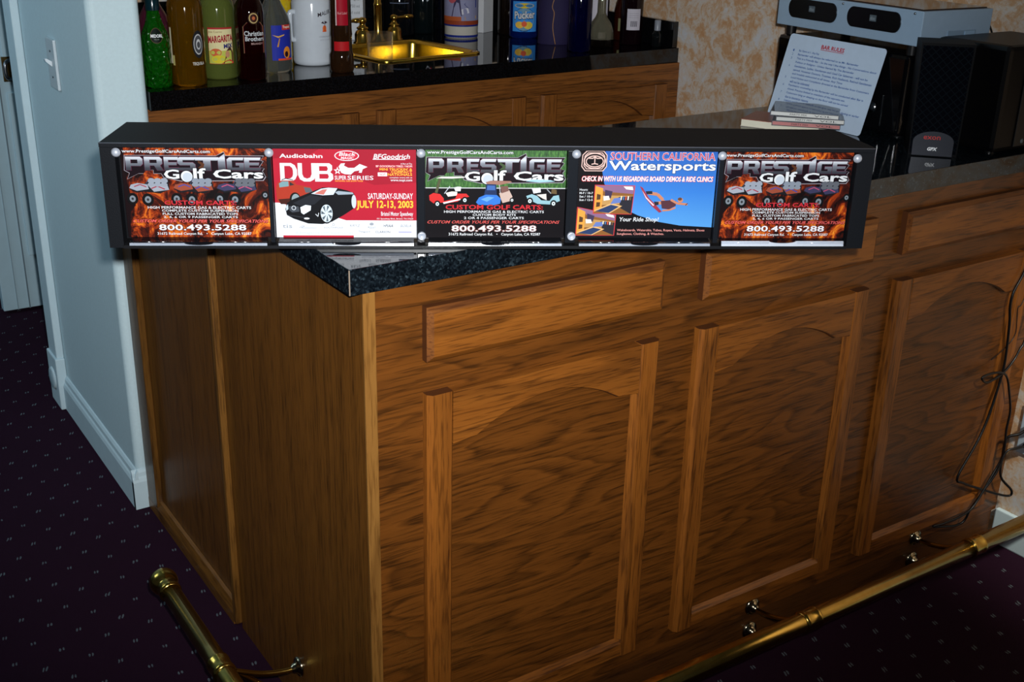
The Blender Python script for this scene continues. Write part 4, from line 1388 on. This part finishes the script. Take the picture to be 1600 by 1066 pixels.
# 8 white jug
JX, JY = 0.600, 1.425
b = thing('white_jug', (JX, JY, ZB + 0.0003), 'white jug-shaped bottle with a side handle and palm emblem', 'jug', 0.0, 'bottles on the back worktop')
m = MB()
JW = P('#c2cad2', 0.12)
m.lathe([(0.0001, 0.0), (0.043, 0.0), (0.0485, 0.004), (0.0505, 0.012), (0.0505, 0.150), (0.047, 0.166), (0.036, 0.182), (0.022, 0.195), (0.018, 0.22), (0.018, 0.25)], JW, n=44)
m.build('body', b)
m = MB()
a_ = camang(JX, JY) - R(62)
dx, dy = math.cos(a_), math.sin(a_)
m.tube([(dx * 0.047, dy * 0.047, 0.130), (dx * 0.057, dy * 0.057, 0.130), (dx * 0.0615, dy * 0.0615, 0.122), (dx * 0.0615, dy * 0.0615, 0.074), (dx * 0.057, dy * 0.057, 0.064), (dx * 0.047, dy * 0.047, 0.062)], 0.0065, JW, 12)
m.build('handle', b)
L = Lab(b, 0.0507, R(30))
L.text('MALIBU', -0.012, 0.120, 0.032, 0.130, ink('#2a2028'), 0.01, 0.0, 0.010)
L.poly([(-0.001, 0.084), (0.011, 0.084), (0.009, 0.098), (0.003, 0.100)], ink('#d8542c'))
L.ell(0.005, 0.092, 0.0055, 0.008, ink('#e0682c'))
for k in range(6):
    an = R(20 + 28 * k)
    L.poly([(0.005, 0.103), (0.005 + 0.006 * math.cos(an) - 0.001, 0.106 + 0.005 * math.sin(an)), (0.005 + 0.011 * math.cos(an), 0.104 + 0.006 * math.sin(an))], ink('#2c1a2a'))
L.line = None
L.poly([(0.0045, 0.084), (0.0055, 0.084), (0.006, 0.104), (0.005, 0.104)], ink('#2c1a2a'))
L.text('CARIBBEAN RUM', -0.011, 0.071, 0.022, 0.0745, ink('#8a8e9a'), 0.0)
L.text('WITH COCONUT', -0.009, 0.063, 0.020, 0.0665, ink('#9a9eaa'), 0.0)
L.text('750 ML', 0.004, 0.040, 0.016, 0.0435, ink('#a4a8b2'), 0.0)
L.done('print')
# 9 dark bottle with red label
b = bottle('red_label_bottle', 0.612, 1.285, [(0.027, 0.0), (0.0295, 0.006), (0.0295, 0.042), (0.0262, 0.05), (0.0258, 0.082), (0.0272, 0.09), (0.0262, 0.10), (0.0250, 0.18), (0.016, 0.205), (0.014, 0.22)], bglass('#3a2414', 0.6), 'short dark bottle with bright red labels in front of the faucet')
L = Lab(b, 0.0285, 0)
L.rect(-0.020, 0.022, 0.052, 0.074, ink('#b01a20'))
L.done()
L = Lab(b, 0.022, 0)
L.rect(-0.008, 0.016, 0.112, 0.178, ink('#9c1024'))
L.rect(-0.0105, -0.008, 0.112, 0.178, ink('#c8b8b8'), 2)
L.text('Red Label', -0.006, 0.138, 0.014, 0.144, ink('#d2a0a0'), 0.0, 0.2)
L.done('neck_label')
# 10 white carton behind the faucet
t = thing('white_carton', (0.895, 1.815, ZB + 0.0003), 'white printed carton standing behind the left faucet handle', 'carton', R(-34))
m = MB()
m.box((-0.042, -0.025, 0.0), (0.042, 0.025, 0.22), P('#c2c8cf', 0.5), 0.001)
m.build('box', t)
m = MB()
for k in range(9):
    m.text(('Directions for use', 'shake well before opening', 'keep in a cool dry place', 'serve over crushed ice', 'or mix with fruit juice', 'store upright', 'contents 750 ml', 'best served cold', 'please recycle')[k], ink('#6a7078'), lambda u, v, k=k: (-0.034 + 0.066 * u, -0.0254, 0.20 - 0.018 * k + 0.008 * v), 0.0)
m.build('print', t)
# 11 black objects behind the sink
b = bottle('black_bottle', 1.075, 1.845, [(0.042, 0.0), (0.046, 0.006), (0.046, 0.13), (0.03, 0.165), (0.016, 0.2), (0.016, 0.24)], bglass('#0a0c10', 0.1), 'black bottle at the right of the faucet, its shoulder cut by the frame')
L = Lab(b, 0.0462, 0)
L.rect(-0.03, 0.03, 0.095, 0.0975, ink('#5a6478'))
L.done('trim_band')
b = bottle('dark_bottle', 1.165, 1.862, [(0.036, 0.0), (0.038, 0.006), (0.038, 0.14), (0.024, 0.17), (0.015, 0.2), (0.015, 0.24)], bglass('#0c1416', 0.2), 'nearly black round bottle just left of the blue-banded jar')
L = Lab(b, 0.0383, R(20))
L.poly([(-0.014, 0.125), (0.0, 0.095), (0.012, 0.105), (0.010, 0.13)], ink('#aeb2bc'))
L.poly([(0.0, 0.13), (0.012, 0.10), (0.022, 0.112), (0.020, 0.135)], ink('#a82c34'))
L.done()
# 12 ceramic jar with blue bands
b = bottle('ceramic_jar', 1.222, 1.728, [(0.048, 0.0), (0.0505, 0.004), (0.0505, 0.17), (0.046, 0.18), (0.03, 0.2)], P('#b9b6ac', 0.12), 'cream ceramic jar with dark blue bands and a painted harbour scene', 'jar')
L = Lab(b, 0.0507, 0)
L.rect(-0.075, 0.075, 0.003, 0.010, ink('#1c2a78'), 20)
L.rect(-0.075, 0.075, 0.035, 0.040, ink('#1c2a78'), 20)
L.rect(-0.075, 0.075, 0.040, 0.17, ink('#8486a4'), 20)
L.rect(-0.075, 0.075, 0.040, 0.052, ink('#8a3c24'), 20)
L.rect(-0.075, 0.0, 0.052, 0.064, ink('#a8542c'), 12)
L.poly([(0.012, 0.054), (0.050, 0.058), (0.050, 0.066), (0.010, 0.064)], ink('#c89a2c'))
L.poly([(-0.03, 0.064), (-0.02, 0.11), (-0.005, 0.12), (0.002, 0.066)], ink('#3a3450'))
L.poly([(0.0, 0.085), (0.02, 0.09), (0.024, 0.075), (0.002, 0.07)], ink('#c8c8d2'))
L.poly([(0.008, 0.10), (0.03, 0.12), (0.05, 0.115), (0.05, 0.09), (0.02, 0.088)], ink('#2a3470'))
L.ell(-0.028, 0.118, 0.014, 0.016, ink('#a8505a'))
L.done('painting')
# 13 white and magenta carton edge
t = thing('slim_carton', (1.352, 1.80, ZB + 0.0003), 'slim carton with a white front edge and maroon side, right of the banded jar', 'carton', R(-62))
m = MB()
m.box((-0.012, -0.03, 0.0), (0.012, 0.03, 0.2), P('#c9ccd0', 0.5), 0.001)
m.build('box', t)
m = MB()
m.box((-0.0128, -0.0295, 0.001), (-0.0122, 0.0295, 0.199), P('#7a1a3a', 0.4))
m.build('side_print', t)
b = bottle('brown_bottle', 1.398, 1.735, [(0.032, 0.0), (0.034, 0.005), (0.034, 0.12), (0.028, 0.145), (0.015, 0.18), (0.014, 0.22)], bglass('#140c08', 0.3), 'near-black bottle showing a pale label edge, left of the bright blue bottle')
L = Lab(b, 0.0342, R(40))
L.rect(-0.006, 0.004, 0.022, 0.085, ink('#cfc8a4'), 4)
L.done()
# 14 bright blue bottle
b = bottle('blue_schnapps_bottle', 1.398, 1.652, [(0.041, 0.0), (0.0445, 0.006), (0.0445, 0.115), (0.036, 0.14), (0.018, 0.17), (0.015, 0.22)], bglass('#0e2f8c', 0.7), 'bright blue bottle with a blue and yellow label, left of the purple bag')
L = Lab(b, 0.0447, R(2))
L.rect(-0.038, 0.042, 0.020, 0.108, ink('#3a8ad8'), 14)
L.ell(0.0, 0.056, 0.034, 0.036, ink('#1c4a78'))
L.ell(0.0, 0.056, 0.031, 0.033, ink('#6a92a8'))
L.ell(0.0, 0.096, 0.030, 0.0075, ink('#d2b42c'))
L.text('DEKUYPER', -0.024, 0.0935, 0.024, 0.0985, ink('#4a5a1c'), 0.02)
L.ell(-0.014, 0.040, 0.013, 0.010, ink('#e0b44a'))
L.ell(0.012, 0.039, 0.014, 0.011, ink('#d8c04a'))
L.ell(0.0, 0.043, 0.008, 0.008, ink('#d85a34'))
L.text('Pucker', -0.031, 0.054, 0.034, 0.080, ink('#0c2c5a'), 0.07, 0.0, 0.004)
L.text('Pucker', -0.030, 0.056, 0.033, 0.079, WHITE, 0.03, 0.0, 0.004)
L.done()
# 15 purple bag with gold seam
t = thing('purple_pouch', (1.392, 1.486, ZB + 0.0003), 'purple cloth bottle pouch with a thin gold seam', 'pouch', camang(1.392, 1.486) + R(90))
m = MB()
rings = []
for z_, w_, d_ in ((0.0, 0.044, 0.030), (0.004, 0.047, 0.032), (0.05, 0.046, 0.032), (0.09, 0.049, 0.034), (0.13, 0.045, 0.032), (0.17, 0.05, 0.034), (0.20, 0.032, 0.028)):
    rings.append([(w_ * math.cos(k * math.pi / 12) * (1 + 0.04 * math.sin(5 * k + z_ * 60)), d_ * math.sin(k * math.pi / 12) * (1 + 0.05 * math.cos(3 * k + z_ * 40)), z_) for k in range(24)])
loft(m, rings, P('#180f3a', 0.8), True, True)
m.build('cloth', t)
m = MB()
m.tube([(0.006, -0.0345, 0.003), (-0.003, -0.0365, 0.05), (0.0, -0.0365, 0.09), (-0.006, -0.0375, 0.11), (0.004, -0.0365, 0.15), (0.004, -0.0345, 0.19)], 0.0011, P('#a87a4a', 0.35), 6)
m.build('seam', t)
# 16 cobalt bottle
b = bottle('cobalt_bottle', 1.372, 1.332, [(0.029, 0.0), (0.0325, 0.005), (0.0325, 0.15), (0.026, 0.175), (0.015, 0.20)], bglass('#060a48', 0.8), 'deep cobalt blue bottle between the purple pouch and the round decanter')
# 17 clear decanter with dark spirit
b = bottle('round_decanter', 1.488, 1.385, [(0.034, 0.0), (0.0385, 0.005), (0.0385, 0.022)], bglass('#0b0705', 0.2), 'squat clear decanter with dark spirit in its base and a narrow neck')
m = MB()
m.lathe([(0.0385, 0.0222), (0.0365, 0.045), (0.030, 0.066), (0.018, 0.082), (0.012, 0.096), (0.0115, 0.16)], bglass('#b8b49a', 0.85, 0.03), n=40)
m.build('clear_shoulder', b)
PROF.pop(b.name)
L = Lab(b, 0.0375, 0.1)
L.rect(-0.011, 0.010, 0.026, 0.044, ink('#5a5648'), 5)
L.done()
# 18 wine bottles
def wine(name, x, y, r_, lab, u0, u1, z0, z1, dang, bar=False):
    b = bottle(name, x, y, [(r_ - 0.003, 0.0), (r_, 0.005), (r_, 0.17), (r_ * 0.7, 0.2), (0.014, 0.23)], bglass('#12060a', 0.15), lab, group='bottles on the back worktop')
    L = Lab(b, r_ + 0.0002, dang)
    L.rect(u0, u1, z0, z1, ink('#b9b6c0'), 8)
    for k in range(3):
        L.rect(u0 + 0.006, u1 - 0.006, z1 - 0.012 - 0.006 * k, z1 - 0.0128 - 0.006 * k, ink('#8e8a96'), 6)
    if bar:
        for k in range(7):
            u_ = (u0 + u1) / 2 - 0.009 + 0.0028 * k
            L.rect(u_, u_ + 0.0014, z0 + 0.010, z0 + 0.026, ink('#3a3842'), 1)
    L.done()
    return b
wine('wine_bottle', 1.560, 1.500, 0.036, 'dark wine bottle with a white label, left of the two, behind the decanter', -0.022, 0.034, 0.045, 0.145, R(4))
wine('wine_bottle', 1.607, 1.392, 0.0325, 'dark wine bottle with a white barcode back label, near the wall end', -0.012, 0.029, 0.043, 0.103, R(-4), True)
b = bottle('amber_bottle', 1.640, 1.478, [(0.022, 0.0), (0.0245, 0.005), (0.0245, 0.085), (0.020, 0.11), (0.012, 0.135), (0.012, 0.2)], bglass('#3a1408', 0.5), 'slim brown bottle with an olive label at the right end of the row')
L = Lab(b, 0.0247, R(10))
L.rect(-0.016, 0.018, 0.028, 0.065, ink('#6a6848'), 6)
L.rect(0.006, 0.016, 0.020, 0.060, ink('#a8a06a'), 4)
L.done()
b = bottle('miniature_bottle', 1.640, 1.312, [(0.0145, 0.0), (0.0165, 0.003), (0.0165, 0.036), (0.011, 0.046)], bglass('#1c2022', 0.7, 0.03), 'tiny clear miniature bottle with a grey cap at the counter end', cap=(0.0462, 0.076, 0.0095, P('#7c828c', 0.35)))

# ================================================================== THINGS ON THE BAR, RIGHT END
ST = R(-3.5)
ex, ey = Vector((math.cos(ST), math.sin(ST))), Vector((-math.sin(ST), math.cos(ST)))      # ex to the wall, ey along the front (far)
SB = Vector((1.404, 0.612))
def frame(name, u, v, z, label, cat, rz=ST):
    q = SB + ex * u + ey * v
    return thing(name, (q.x, q.y, z), label, cat, rz)
# black stereo cabinet: u depth 0..0.25, v 0..-0.40
st = frame('black_stereo', 0.12, -0.20, 0.0004, 'glossy black stereo box under the silver player, on the bar', 'stereo')
m = MB()
m.box((-0.118, -0.195, 0.004), (0.125, 0.195, 0.172), BLACKG, 0.008)
m.build('case', st)
m = MB()
m.box((-0.1215, -0.19, 0.012), (-0.1184, -0.06, 0.165), P('#060608', 0.1), 0.001)
m.build('front_door', st)
m = MB()
m.box((-0.1235, -0.1475, 0.02), (-0.1216, -0.1455, 0.085), CHROME, 0.0008)
m.build('chrome_strip', st)
m = MB()
m.lathe([(0.0001, -0.127), (0.009, -0.126), (0.012, -0.1217)], CHROME, (0, -0.118, 0.055), 20, True, 0)
m.build('knob', st)
for v_ in (-0.17, 0.17):
    m = MB()
    m.lathe([(0.012, 0.0), (0.012, 0.0039)], RUBBER, (-0.09, v_, 0.0), 16)
    m.lathe([(0.012, 0.0), (0.012, 0.0039)], RUBBER, (0.10, v_, 0.0), 16)
    m.build('foot', st)
# silver player on top
pl_ = frame('silver_player', 0.11, -0.205, 0.1726, 'silver player with two black oval disc slots, on the black stereo', 'player')
SILP = P('#9ab4cc', 0.35, 0.25)
m = MB()
m.box((-0.108, -0.212, 0.021), (0.100, 0.212, 0.091), SILP, 0.002)
m.build('case', pl_)
m = MB()
m.box((-0.098, -0.202, 0.0912), (0.092, 0.202, 0.0935), P('#2a1a12', 0.08))
m.build('dark_lid', pl_)
def stadium(cy, cz, w_, h_, n=10):
    q = []
    for sgn in (1, -1):
        for k in range(n + 1):
            a = R(-90 + 180 * k / n)
            q.append((cy + sgn * (w_ / 2 - h_ * 0.40) + sgn * h_ * 0.40 * math.cos(a), cz + sgn * h_ / 2 * math.sin(a)))
    return q
for cy in (0.100, -0.082):
    m = MB()
    m.prism(stadium(cy, 0.062, 0.150, 0.042), 0, -0.1105, -0.1078, P('#05070a', 0.2))
    w_ = m.build('disc_slot', pl_)
    m = MB()
    m.box((-0.1116, cy - 0.009, 0.058), (-0.1107, cy + 0.009, 0.071), P('#4a565e', 0.4))
    m.text('disc', P('#9aa6ae', 0.4), lambda u, v, cy=cy: (-0.1119, cy + 0.007 - 0.014 * u, 0.061 + 0.007 * v))
    m.build('disc_emblem', w_)
for sx in (-0.09, 0.085):
    for sy in (-0.18, 0.18):
        m = MB()
        m.lathe([(0.011, 0.0003), (0.012, 0.0208)], RUBBER, (sx, sy, 0.0), 14)
        m.build('foot', pl_)
for x_, y_ in ((-0.109, -0.19), (-0.109, 0.01)):
    m = MB()
    m.lathe([(0.0001, -0.0012), (0.0022, -0.001), (0.0026, 0.001)], STEEL, (x_, y_, 0.085), 10, True, 0)
    m.build('screw', pl_)
m = MB()
m.box((-0.03, -0.2135, 0.024), (0.055, -0.2122, 0.05), P('#86a0b8', 0.3, 0.3), 0.0005)
m.box((0.02, -0.2150, 0.025), (0.05, -0.2136, 0.048), P('#9cbcd8', 0.3, 0.3), 0.0005)
m.build('side_hatch', pl_)

# laminated sheet of rules leaning on the stereo
SHY = R(-2.2)
LEAN = R(15.5)
sh = thing('rules_sheet', (1.336, 0.415, 0.0006), 'laminated white sheet of bar rules leaning against the black stereo', 'sign', SHY)
W_, H_ = 0.283, 0.186
def shp(u, v, off=0.0):       # u from viewer's left (far) to right (near), v up
    y_ = W_ / 2 - u * W_
    d = v * H_
    return (d * math.sin(LEAN) - off * math.cos(LEAN), y_, d * math.cos(LEAN) + off * math.sin(LEAN))
m = MB()
n_ = 6
cor = []
for cu, cv, a in ((1 - 0.03, 1 - 0.045, 0), (0.03, 1 - 0.045, 90), (0.03, 0.045, 180), (1 - 0.03, 0.045, 270)):
    for k in range(n_ + 1):
        t_ = R(a + 90 * k / n_)
        cor.append((cu + 0.03 * math.cos(t_), cv + 0.045 * math.sin(t_)))
fr_ = [shp(u, v, 0.0006) for u, v in cor]
bk_ = [shp(u, v, 0.0) for u, v in cor]
N_ = len(cor)
m.add(fr_ + bk_, [tuple(range(N_)), tuple(range(2 * N_ - 1, N_ - 1, -1))] + [(i, (i + 1) % N_, (i + 1) % N_ + N_, i + N_) for i in range(N_)], P('#b8cbe0', 0.12))
m.build('sheet', sh)
m = MB()
NAVY = ink('#35599c')
def sline(tx, u0, u1, v0, h_, mat, bold=0.0):
    m.text(tx, mat, lambda u, v: shp(u0 + (u1 - u0) * u, v0 + h_ * v, 0.0009), bold)
sline('BAR RULES', 0.36, 0.60, 0.875, 0.050, ink('#b02838'), 0.03)
m.poly([shp(0.36, 0.862, 0.0009), shp(0.60, 0.862, 0.0009), shp(0.60, 0.868, 0.0009), shp(0.36, 0.868, 0.0009)], ink('#b02838'))
rules = ((1, 'Bar Opens at 5 - Any Day', 0.36), (2, 'Bartender will always be referred to as Mr. Bartender', 0.78), (3, 'This is a Friendly Bar - So the way I like things - No Conversations about', 0.97), (0, 'Politics or Religion - Unless Started By The Bartender', 0.76),
         (4, 'Gentlemen, Ladies, Gentlemen and Used Car Salesmen - will not be', 0.91), (0, 'served. However Doctors, Trustees, Rich Husbands, Retired Gentlemen', 0.96), (0, 'and Invalids welcomed at all times. Any Time', 0.68), (5, 'Loud Noises and Complaints directed at the Bartender from Customers', 0.96),
         (0, 'will not be tolerated.', 0.36), (6, 'Psychiatric counseling by the Bartender will be conducted after Bar is', 0.93), (0, 'closed. Practice limited to members of the opposite sex.', 0.76), (7, 'Customers lying or sleeping on the floor will not be served', 0.80),
         (0, 'due to insurance reasons.', 0.40), (8, 'Liquors and Restrooms will be closed 5 minutes before closing or earlier', 0.94), (9, 'Restricted hours', 0.34), (0, 'No Bar Tabs', 0.28))
vv = 0.795
for num, tx, u1 in rules:
    sline(tx, 0.14, u1, vv, 0.030, NAVY, 0.02)
    if num:
        sline(str(num), 0.075, 0.088, vv, 0.026, NAVY, 0.0)
    vv -= 0.0465
m.build('print', sh)

# paperback and disc cases in front of the sheet
BKR = R(-30)
bk = thing('paperback', (1.270, 0.428, 0.0004), 'cream-edged paperback book lying on the bar under the disc cases', 'book', R(-62))
m = MB()
m.box((-0.085, -0.054, 0.0012), (0.085, 0.054, 0.0148), P('#cdc9b6', 0.7))
m.build('pages', bk)
m = MB()
m.box((-0.086, -0.055, 0.015), (0.086, 0.055, 0.0162), P('#8a4a3e', 0.3))
m.box((-0.086, -0.055, 0.0), (0.086, 0.055, 0.0011), P('#c2bcae', 0.4))
m.build('cover', bk)
CDP = P('#b8bcc4', 0.04, 0, 0.75, ior=1.3)
def cdcase(z, dx, dy, rot, label, spine, paper):
    t = thing('disc_case', (1.283 + dx, 0.383 + dy, z), label, 'disc case', R(-48 + rot), 'disc cases on the paperback')
    m = MB()
    m.box((-0.071, -0.0625, 0.0), (0.071, 0.0625, 0.0098), CDP, 0.0008)
    m.build('clear_case', t)
    m = MB()
    m.box((-0.058, -0.0615, 0.0012), (0.068, 0.0615, 0.0030), P(paper, 0.4))
    m.build('inlay', t)
    m = MB()
    m.box((-0.0695, -0.0631, 0.0015), (0.0695, -0.0626, 0.0085), P(spine, 0.4))
    for k, tx in enumerate(('PARTY MIX', 'VOL')):
        m.text(tx, ink('#2a2c30'), lambda u, v, k=k: (-0.03 + 0.05 * k + 0.035 * u, -0.0633, 0.003 + 0.004 * v))
    m.build('spine_card', t)
    m = MB()
    m.lathe([(0.008, 0.0052), (0.059, 0.0052), (0.059, 0.0064), (0.008, 0.0064), (0.008, 0.0052)], P('#8f9088', 0.15, 0.2), (0.003, 0, 0), 36)
    m.build('disc', t)
cdcase(0.0166, 0.0, 0.0, 0, 'clear disc case with a red and white spine, lowest of the three', '#b06a68', '#8a4a48')
cdcase(0.0266, 0.004, -0.002, 3, 'clear disc case with a pale spine, between the other two', '#c6c8c4', '#9a9a98')
cdcase(0.0366, 0.0, 0.004, -2, 'clear disc case with a silver disc showing, topmost of the three', '#c9cbc8', '#a4a49a')

# speaker
SPA = math.atan2(-0.7204, 0.6936)
spk = thing('black_speaker', (1.3105 + 0.045 * 0.7204, 0.072 + 0.045 * 0.6936, 0.0003), 'small black speaker with a lattice grille and rounded badge, near the bar edge', 'speaker', SPA)
m = MB()
def ringxy(w0, w1, y0, y1, z_):
    return [(w0, y0, z_), (w1, y0, z_), (w1, y1, z_), (w0, y1, z_)]
loft(m, [ringxy(-0.046, 0.046, -0.040, 0.05, 0.0), ringxy(-0.050, 0.050, -0.036, 0.05, 0.218), ], P('#050608', 0.5, spec=0.06), False)
m.add(ringxy(-0.050, 0.050, -0.036, 0.05, 0.218), [(0, 1, 2, 3)], P('#050608', 0.5, spec=0.06))
m.add(ringxy(-0.046, 0.046, -0.040, 0.05, 0.0), [(3, 2, 1, 0)], P('#050608', 0.5, spec=0.06))
m.build('case', spk)
def mk_grille():
    g = G('lattice_grille')
    sx = g.n('ShaderNodeSeparateXYZ', {'Vector': g.obj()})
    a = g.math('ADD', sx.outputs[0], sx.outputs[2])
    b_ = g.math('SUBTRACT', sx.outputs[0], sx.outputs[2])
    k = None
    for q in (a, b_):
        f_ = g.math('FRACT', g.math('DIVIDE', g.math('ADD', q, 3.0), 0.0155))
        l_ = g.math('LESS_THAN', f_, 0.16)
        k = l_ if k is None else g.math('MAXIMUM', k, l_)
    g.set(Base_Color=g.mix(k, lin('#030409'), lin('#0a0f14')), Roughness=0.8, Specular_IOR_Level=0.02)
    g.bump(k, 0.5, 0.001)
    return g.m
m = MB()
loft(m, [[(-0.044, -0.0412, 0.006), (0.043, -0.0412, 0.006), (0.043, -0.0392, 0.006), (-0.044, -0.0392, 0.006)], [(-0.047, -0.0378, 0.213), (0.046, -0.0378, 0.213), (0.046, -0.0362, 0.213), (-0.047, -0.0362, 0.213)]], mk_grille(), False)
m.build('grille', spk)
m = MB()
arc = [(-0.040, 0.002)] + [(-0.0025 + 0.0385 * math.cos(R(180 - k)), 0.030 + 0.020 * math.sin(R(k))) for k in range(0, 181, 12)] + [(0.036, 0.002)]
m.prism(arc, 1, -0.0455, -0.0415, P('#34373f', 0.3, 0.3))
bd = m.build('badge', spk)
m = MB()
m.text('exon', P('#b02a28', 0.4), lambda u, v: (-0.022 + 0.032 * u, -0.0457, 0.034 + 0.007 * v), 0.01)
m.text('GPX', P('#e6eaee', 0.4), lambda u, v: (-0.012 + 0.019 * u, -0.0457, 0.012 + 0.007 * v), 0.04, 0.2)
m.build('badge_print', bd)
# black subwoofer box at the wall end
sub = thing('subwoofer', (1.545, 0.105, 0.0003), 'large plain black speaker box between the small speaker and the wall', 'speaker box')
m = MB()
m.box((-0.115, -0.085, 0.004), (0.122, 0.085, 0.214), P('#040405', 0.4, spec=0.2), 0.010)
m.build('case', sub)
m = MB()
m.box((-0.055, -0.0885, 0.012), (0.112, -0.0853, 0.206), P('#0a0a0c', 0.5), 0.003)
m.build('front_panel', sub)
m = MB()
m.lathe([(0.0001, -0.0905), (0.004, -0.090), (0.005, -0.0886)], P('#5a6468', 0.3), (-0.03, 0, 0.022), 12, True, 1)
m.build('indicator', sub)
for sx in (-0.09, 0.09):
    for sy in (-0.06, 0.06):
        m = MB()
        m.lathe([(0.01, 0.0), (0.01, 0.0039)], RUBBER, (sx, sy, 0.0), 12)
        m.build('foot', sub)

# ================================================================== CABLES
def cable(name, pts, r_, label, extra=None):
    base = Vector(pts[0])
    t = thing(name, base, label, 'cable', 0.0, 'black cables hanging in front of the bar')
    m = MB()
    m.xf = Matrix.Translation(-base)
    m.tube(pts, r_, RUBBER, 8, sub=5)
    m.build('cord', t)
    if extra:
        m = MB()
        m.xf = Matrix.Translation(-base)
        extra(m)
        m.build('plug', t)
    return t
yq = -0.0165
c1 = [(1.60, -0.006, -0.03), (1.595, -0.018, -0.12), (1.58, yq, -0.20), (1.5619, yq, -0.2556), (1.5381, yq, -0.2945), (1.5345, yq, -0.3271), (1.5447, yq, -0.3685), (1.554, yq, -0.4374), (1.5548, yq, -0.486), (1.5376, yq, -0.5764), (1.5124, yq, -0.6409), (1.461, yq, -0.7181), (1.4876, yq, -0.7418), (1.5571, yq, -0.7765), (1.648, -0.03, -0.815), (1.655, -0.035, -0.80), (1.625, -0.02, -0.7624), (1.6208, yq, -0.71), (1.6211, -0.018, -0.6626), (1.640, -0.035, -0.650), (1.655, -0.045, -0.633)]
def plug_at(z_):
    def f(m):
        m.lathe([(0.005, -0.030), (0.007, -0.022), (0.0105, -0.016), (0.0105, -0.0006), (0.0001, -0.0006)], RUBBER, (XW - 0.0075, -0.048, z_), 16, True, 0)
    return f
cable('power_cable', c1, 0.0029, 'thick black cable looping down over the right-hand bar door to the outlet', plug_at(-0.633))
o = -0.0225
c2 = [(1.64, -0.006, -0.03), (1.635, -0.016, -0.15), (1.625, -0.018, -0.33), (1.6061, o, -0.4165), (1.5938, o, -0.4367), (1.5781, o, -0.4607), (1.5482, o, -0.4831), (1.5103, o, -0.4929), (1.4879, o, -0.4924), (1.4729, o, -0.4785), (1.4986, o, -0.4752), (1.5319, -0.026, -0.478), (1.5596, -0.026, -0.4948), (1.5834, -0.026, -0.5434), (1.5991, -0.026, -0.588), (1.5987, -0.026, -0.6341), (1.6021, -0.028, -0.6964), (1.5689, -0.028, -0.7496), (1.5193, -0.026, -0.8147), (1.4429, -0.02, -0.8279), (1.4149, -0.012, -0.8324), (1.4216, -0.008, -0.8382), (1.4652, -0.010, -0.8502), (1.5083, -0.012, -0.8569), (1.5236, -0.016, -0.8449), (1.53, -0.022, -0.812), (1.578, -0.034, -0.735), (1.598, -0.036, -0.685), (1.622, -0.045, -0.677), (1.65, -0.048, -0.677)]
cable('power_cable', c2, 0.0026, 'black cable tied in a small bow in front of the right-hand bar door', plug_at(-0.677))
o = -0.0125
c5 = [(1.652, -0.006, -0.03), (1.63, -0.012, -0.2), (1.5866, o, -0.3256), (1.5721, o, -0.3376), (1.5769, o, -0.368), (1.5817, o, -0.3987), (1.5695, o, -0.4187), (1.5404, o, -0.4352), (1.5105, o, -0.4484)]
cable('thin_cable', c5, 0.0009, 'thin dark wire curling beside the thick cable on the bar door')
cable('thin_cable', [(1.640, 0.262, 0.235), (1.674, 0.250, 0.222), (1.676, 0.235, 0.20), (1.672, 0.215, 0.17), (1.665, 0.20, 0.15)], 0.0022, 'short black lead behind the silver player against the tan wall')
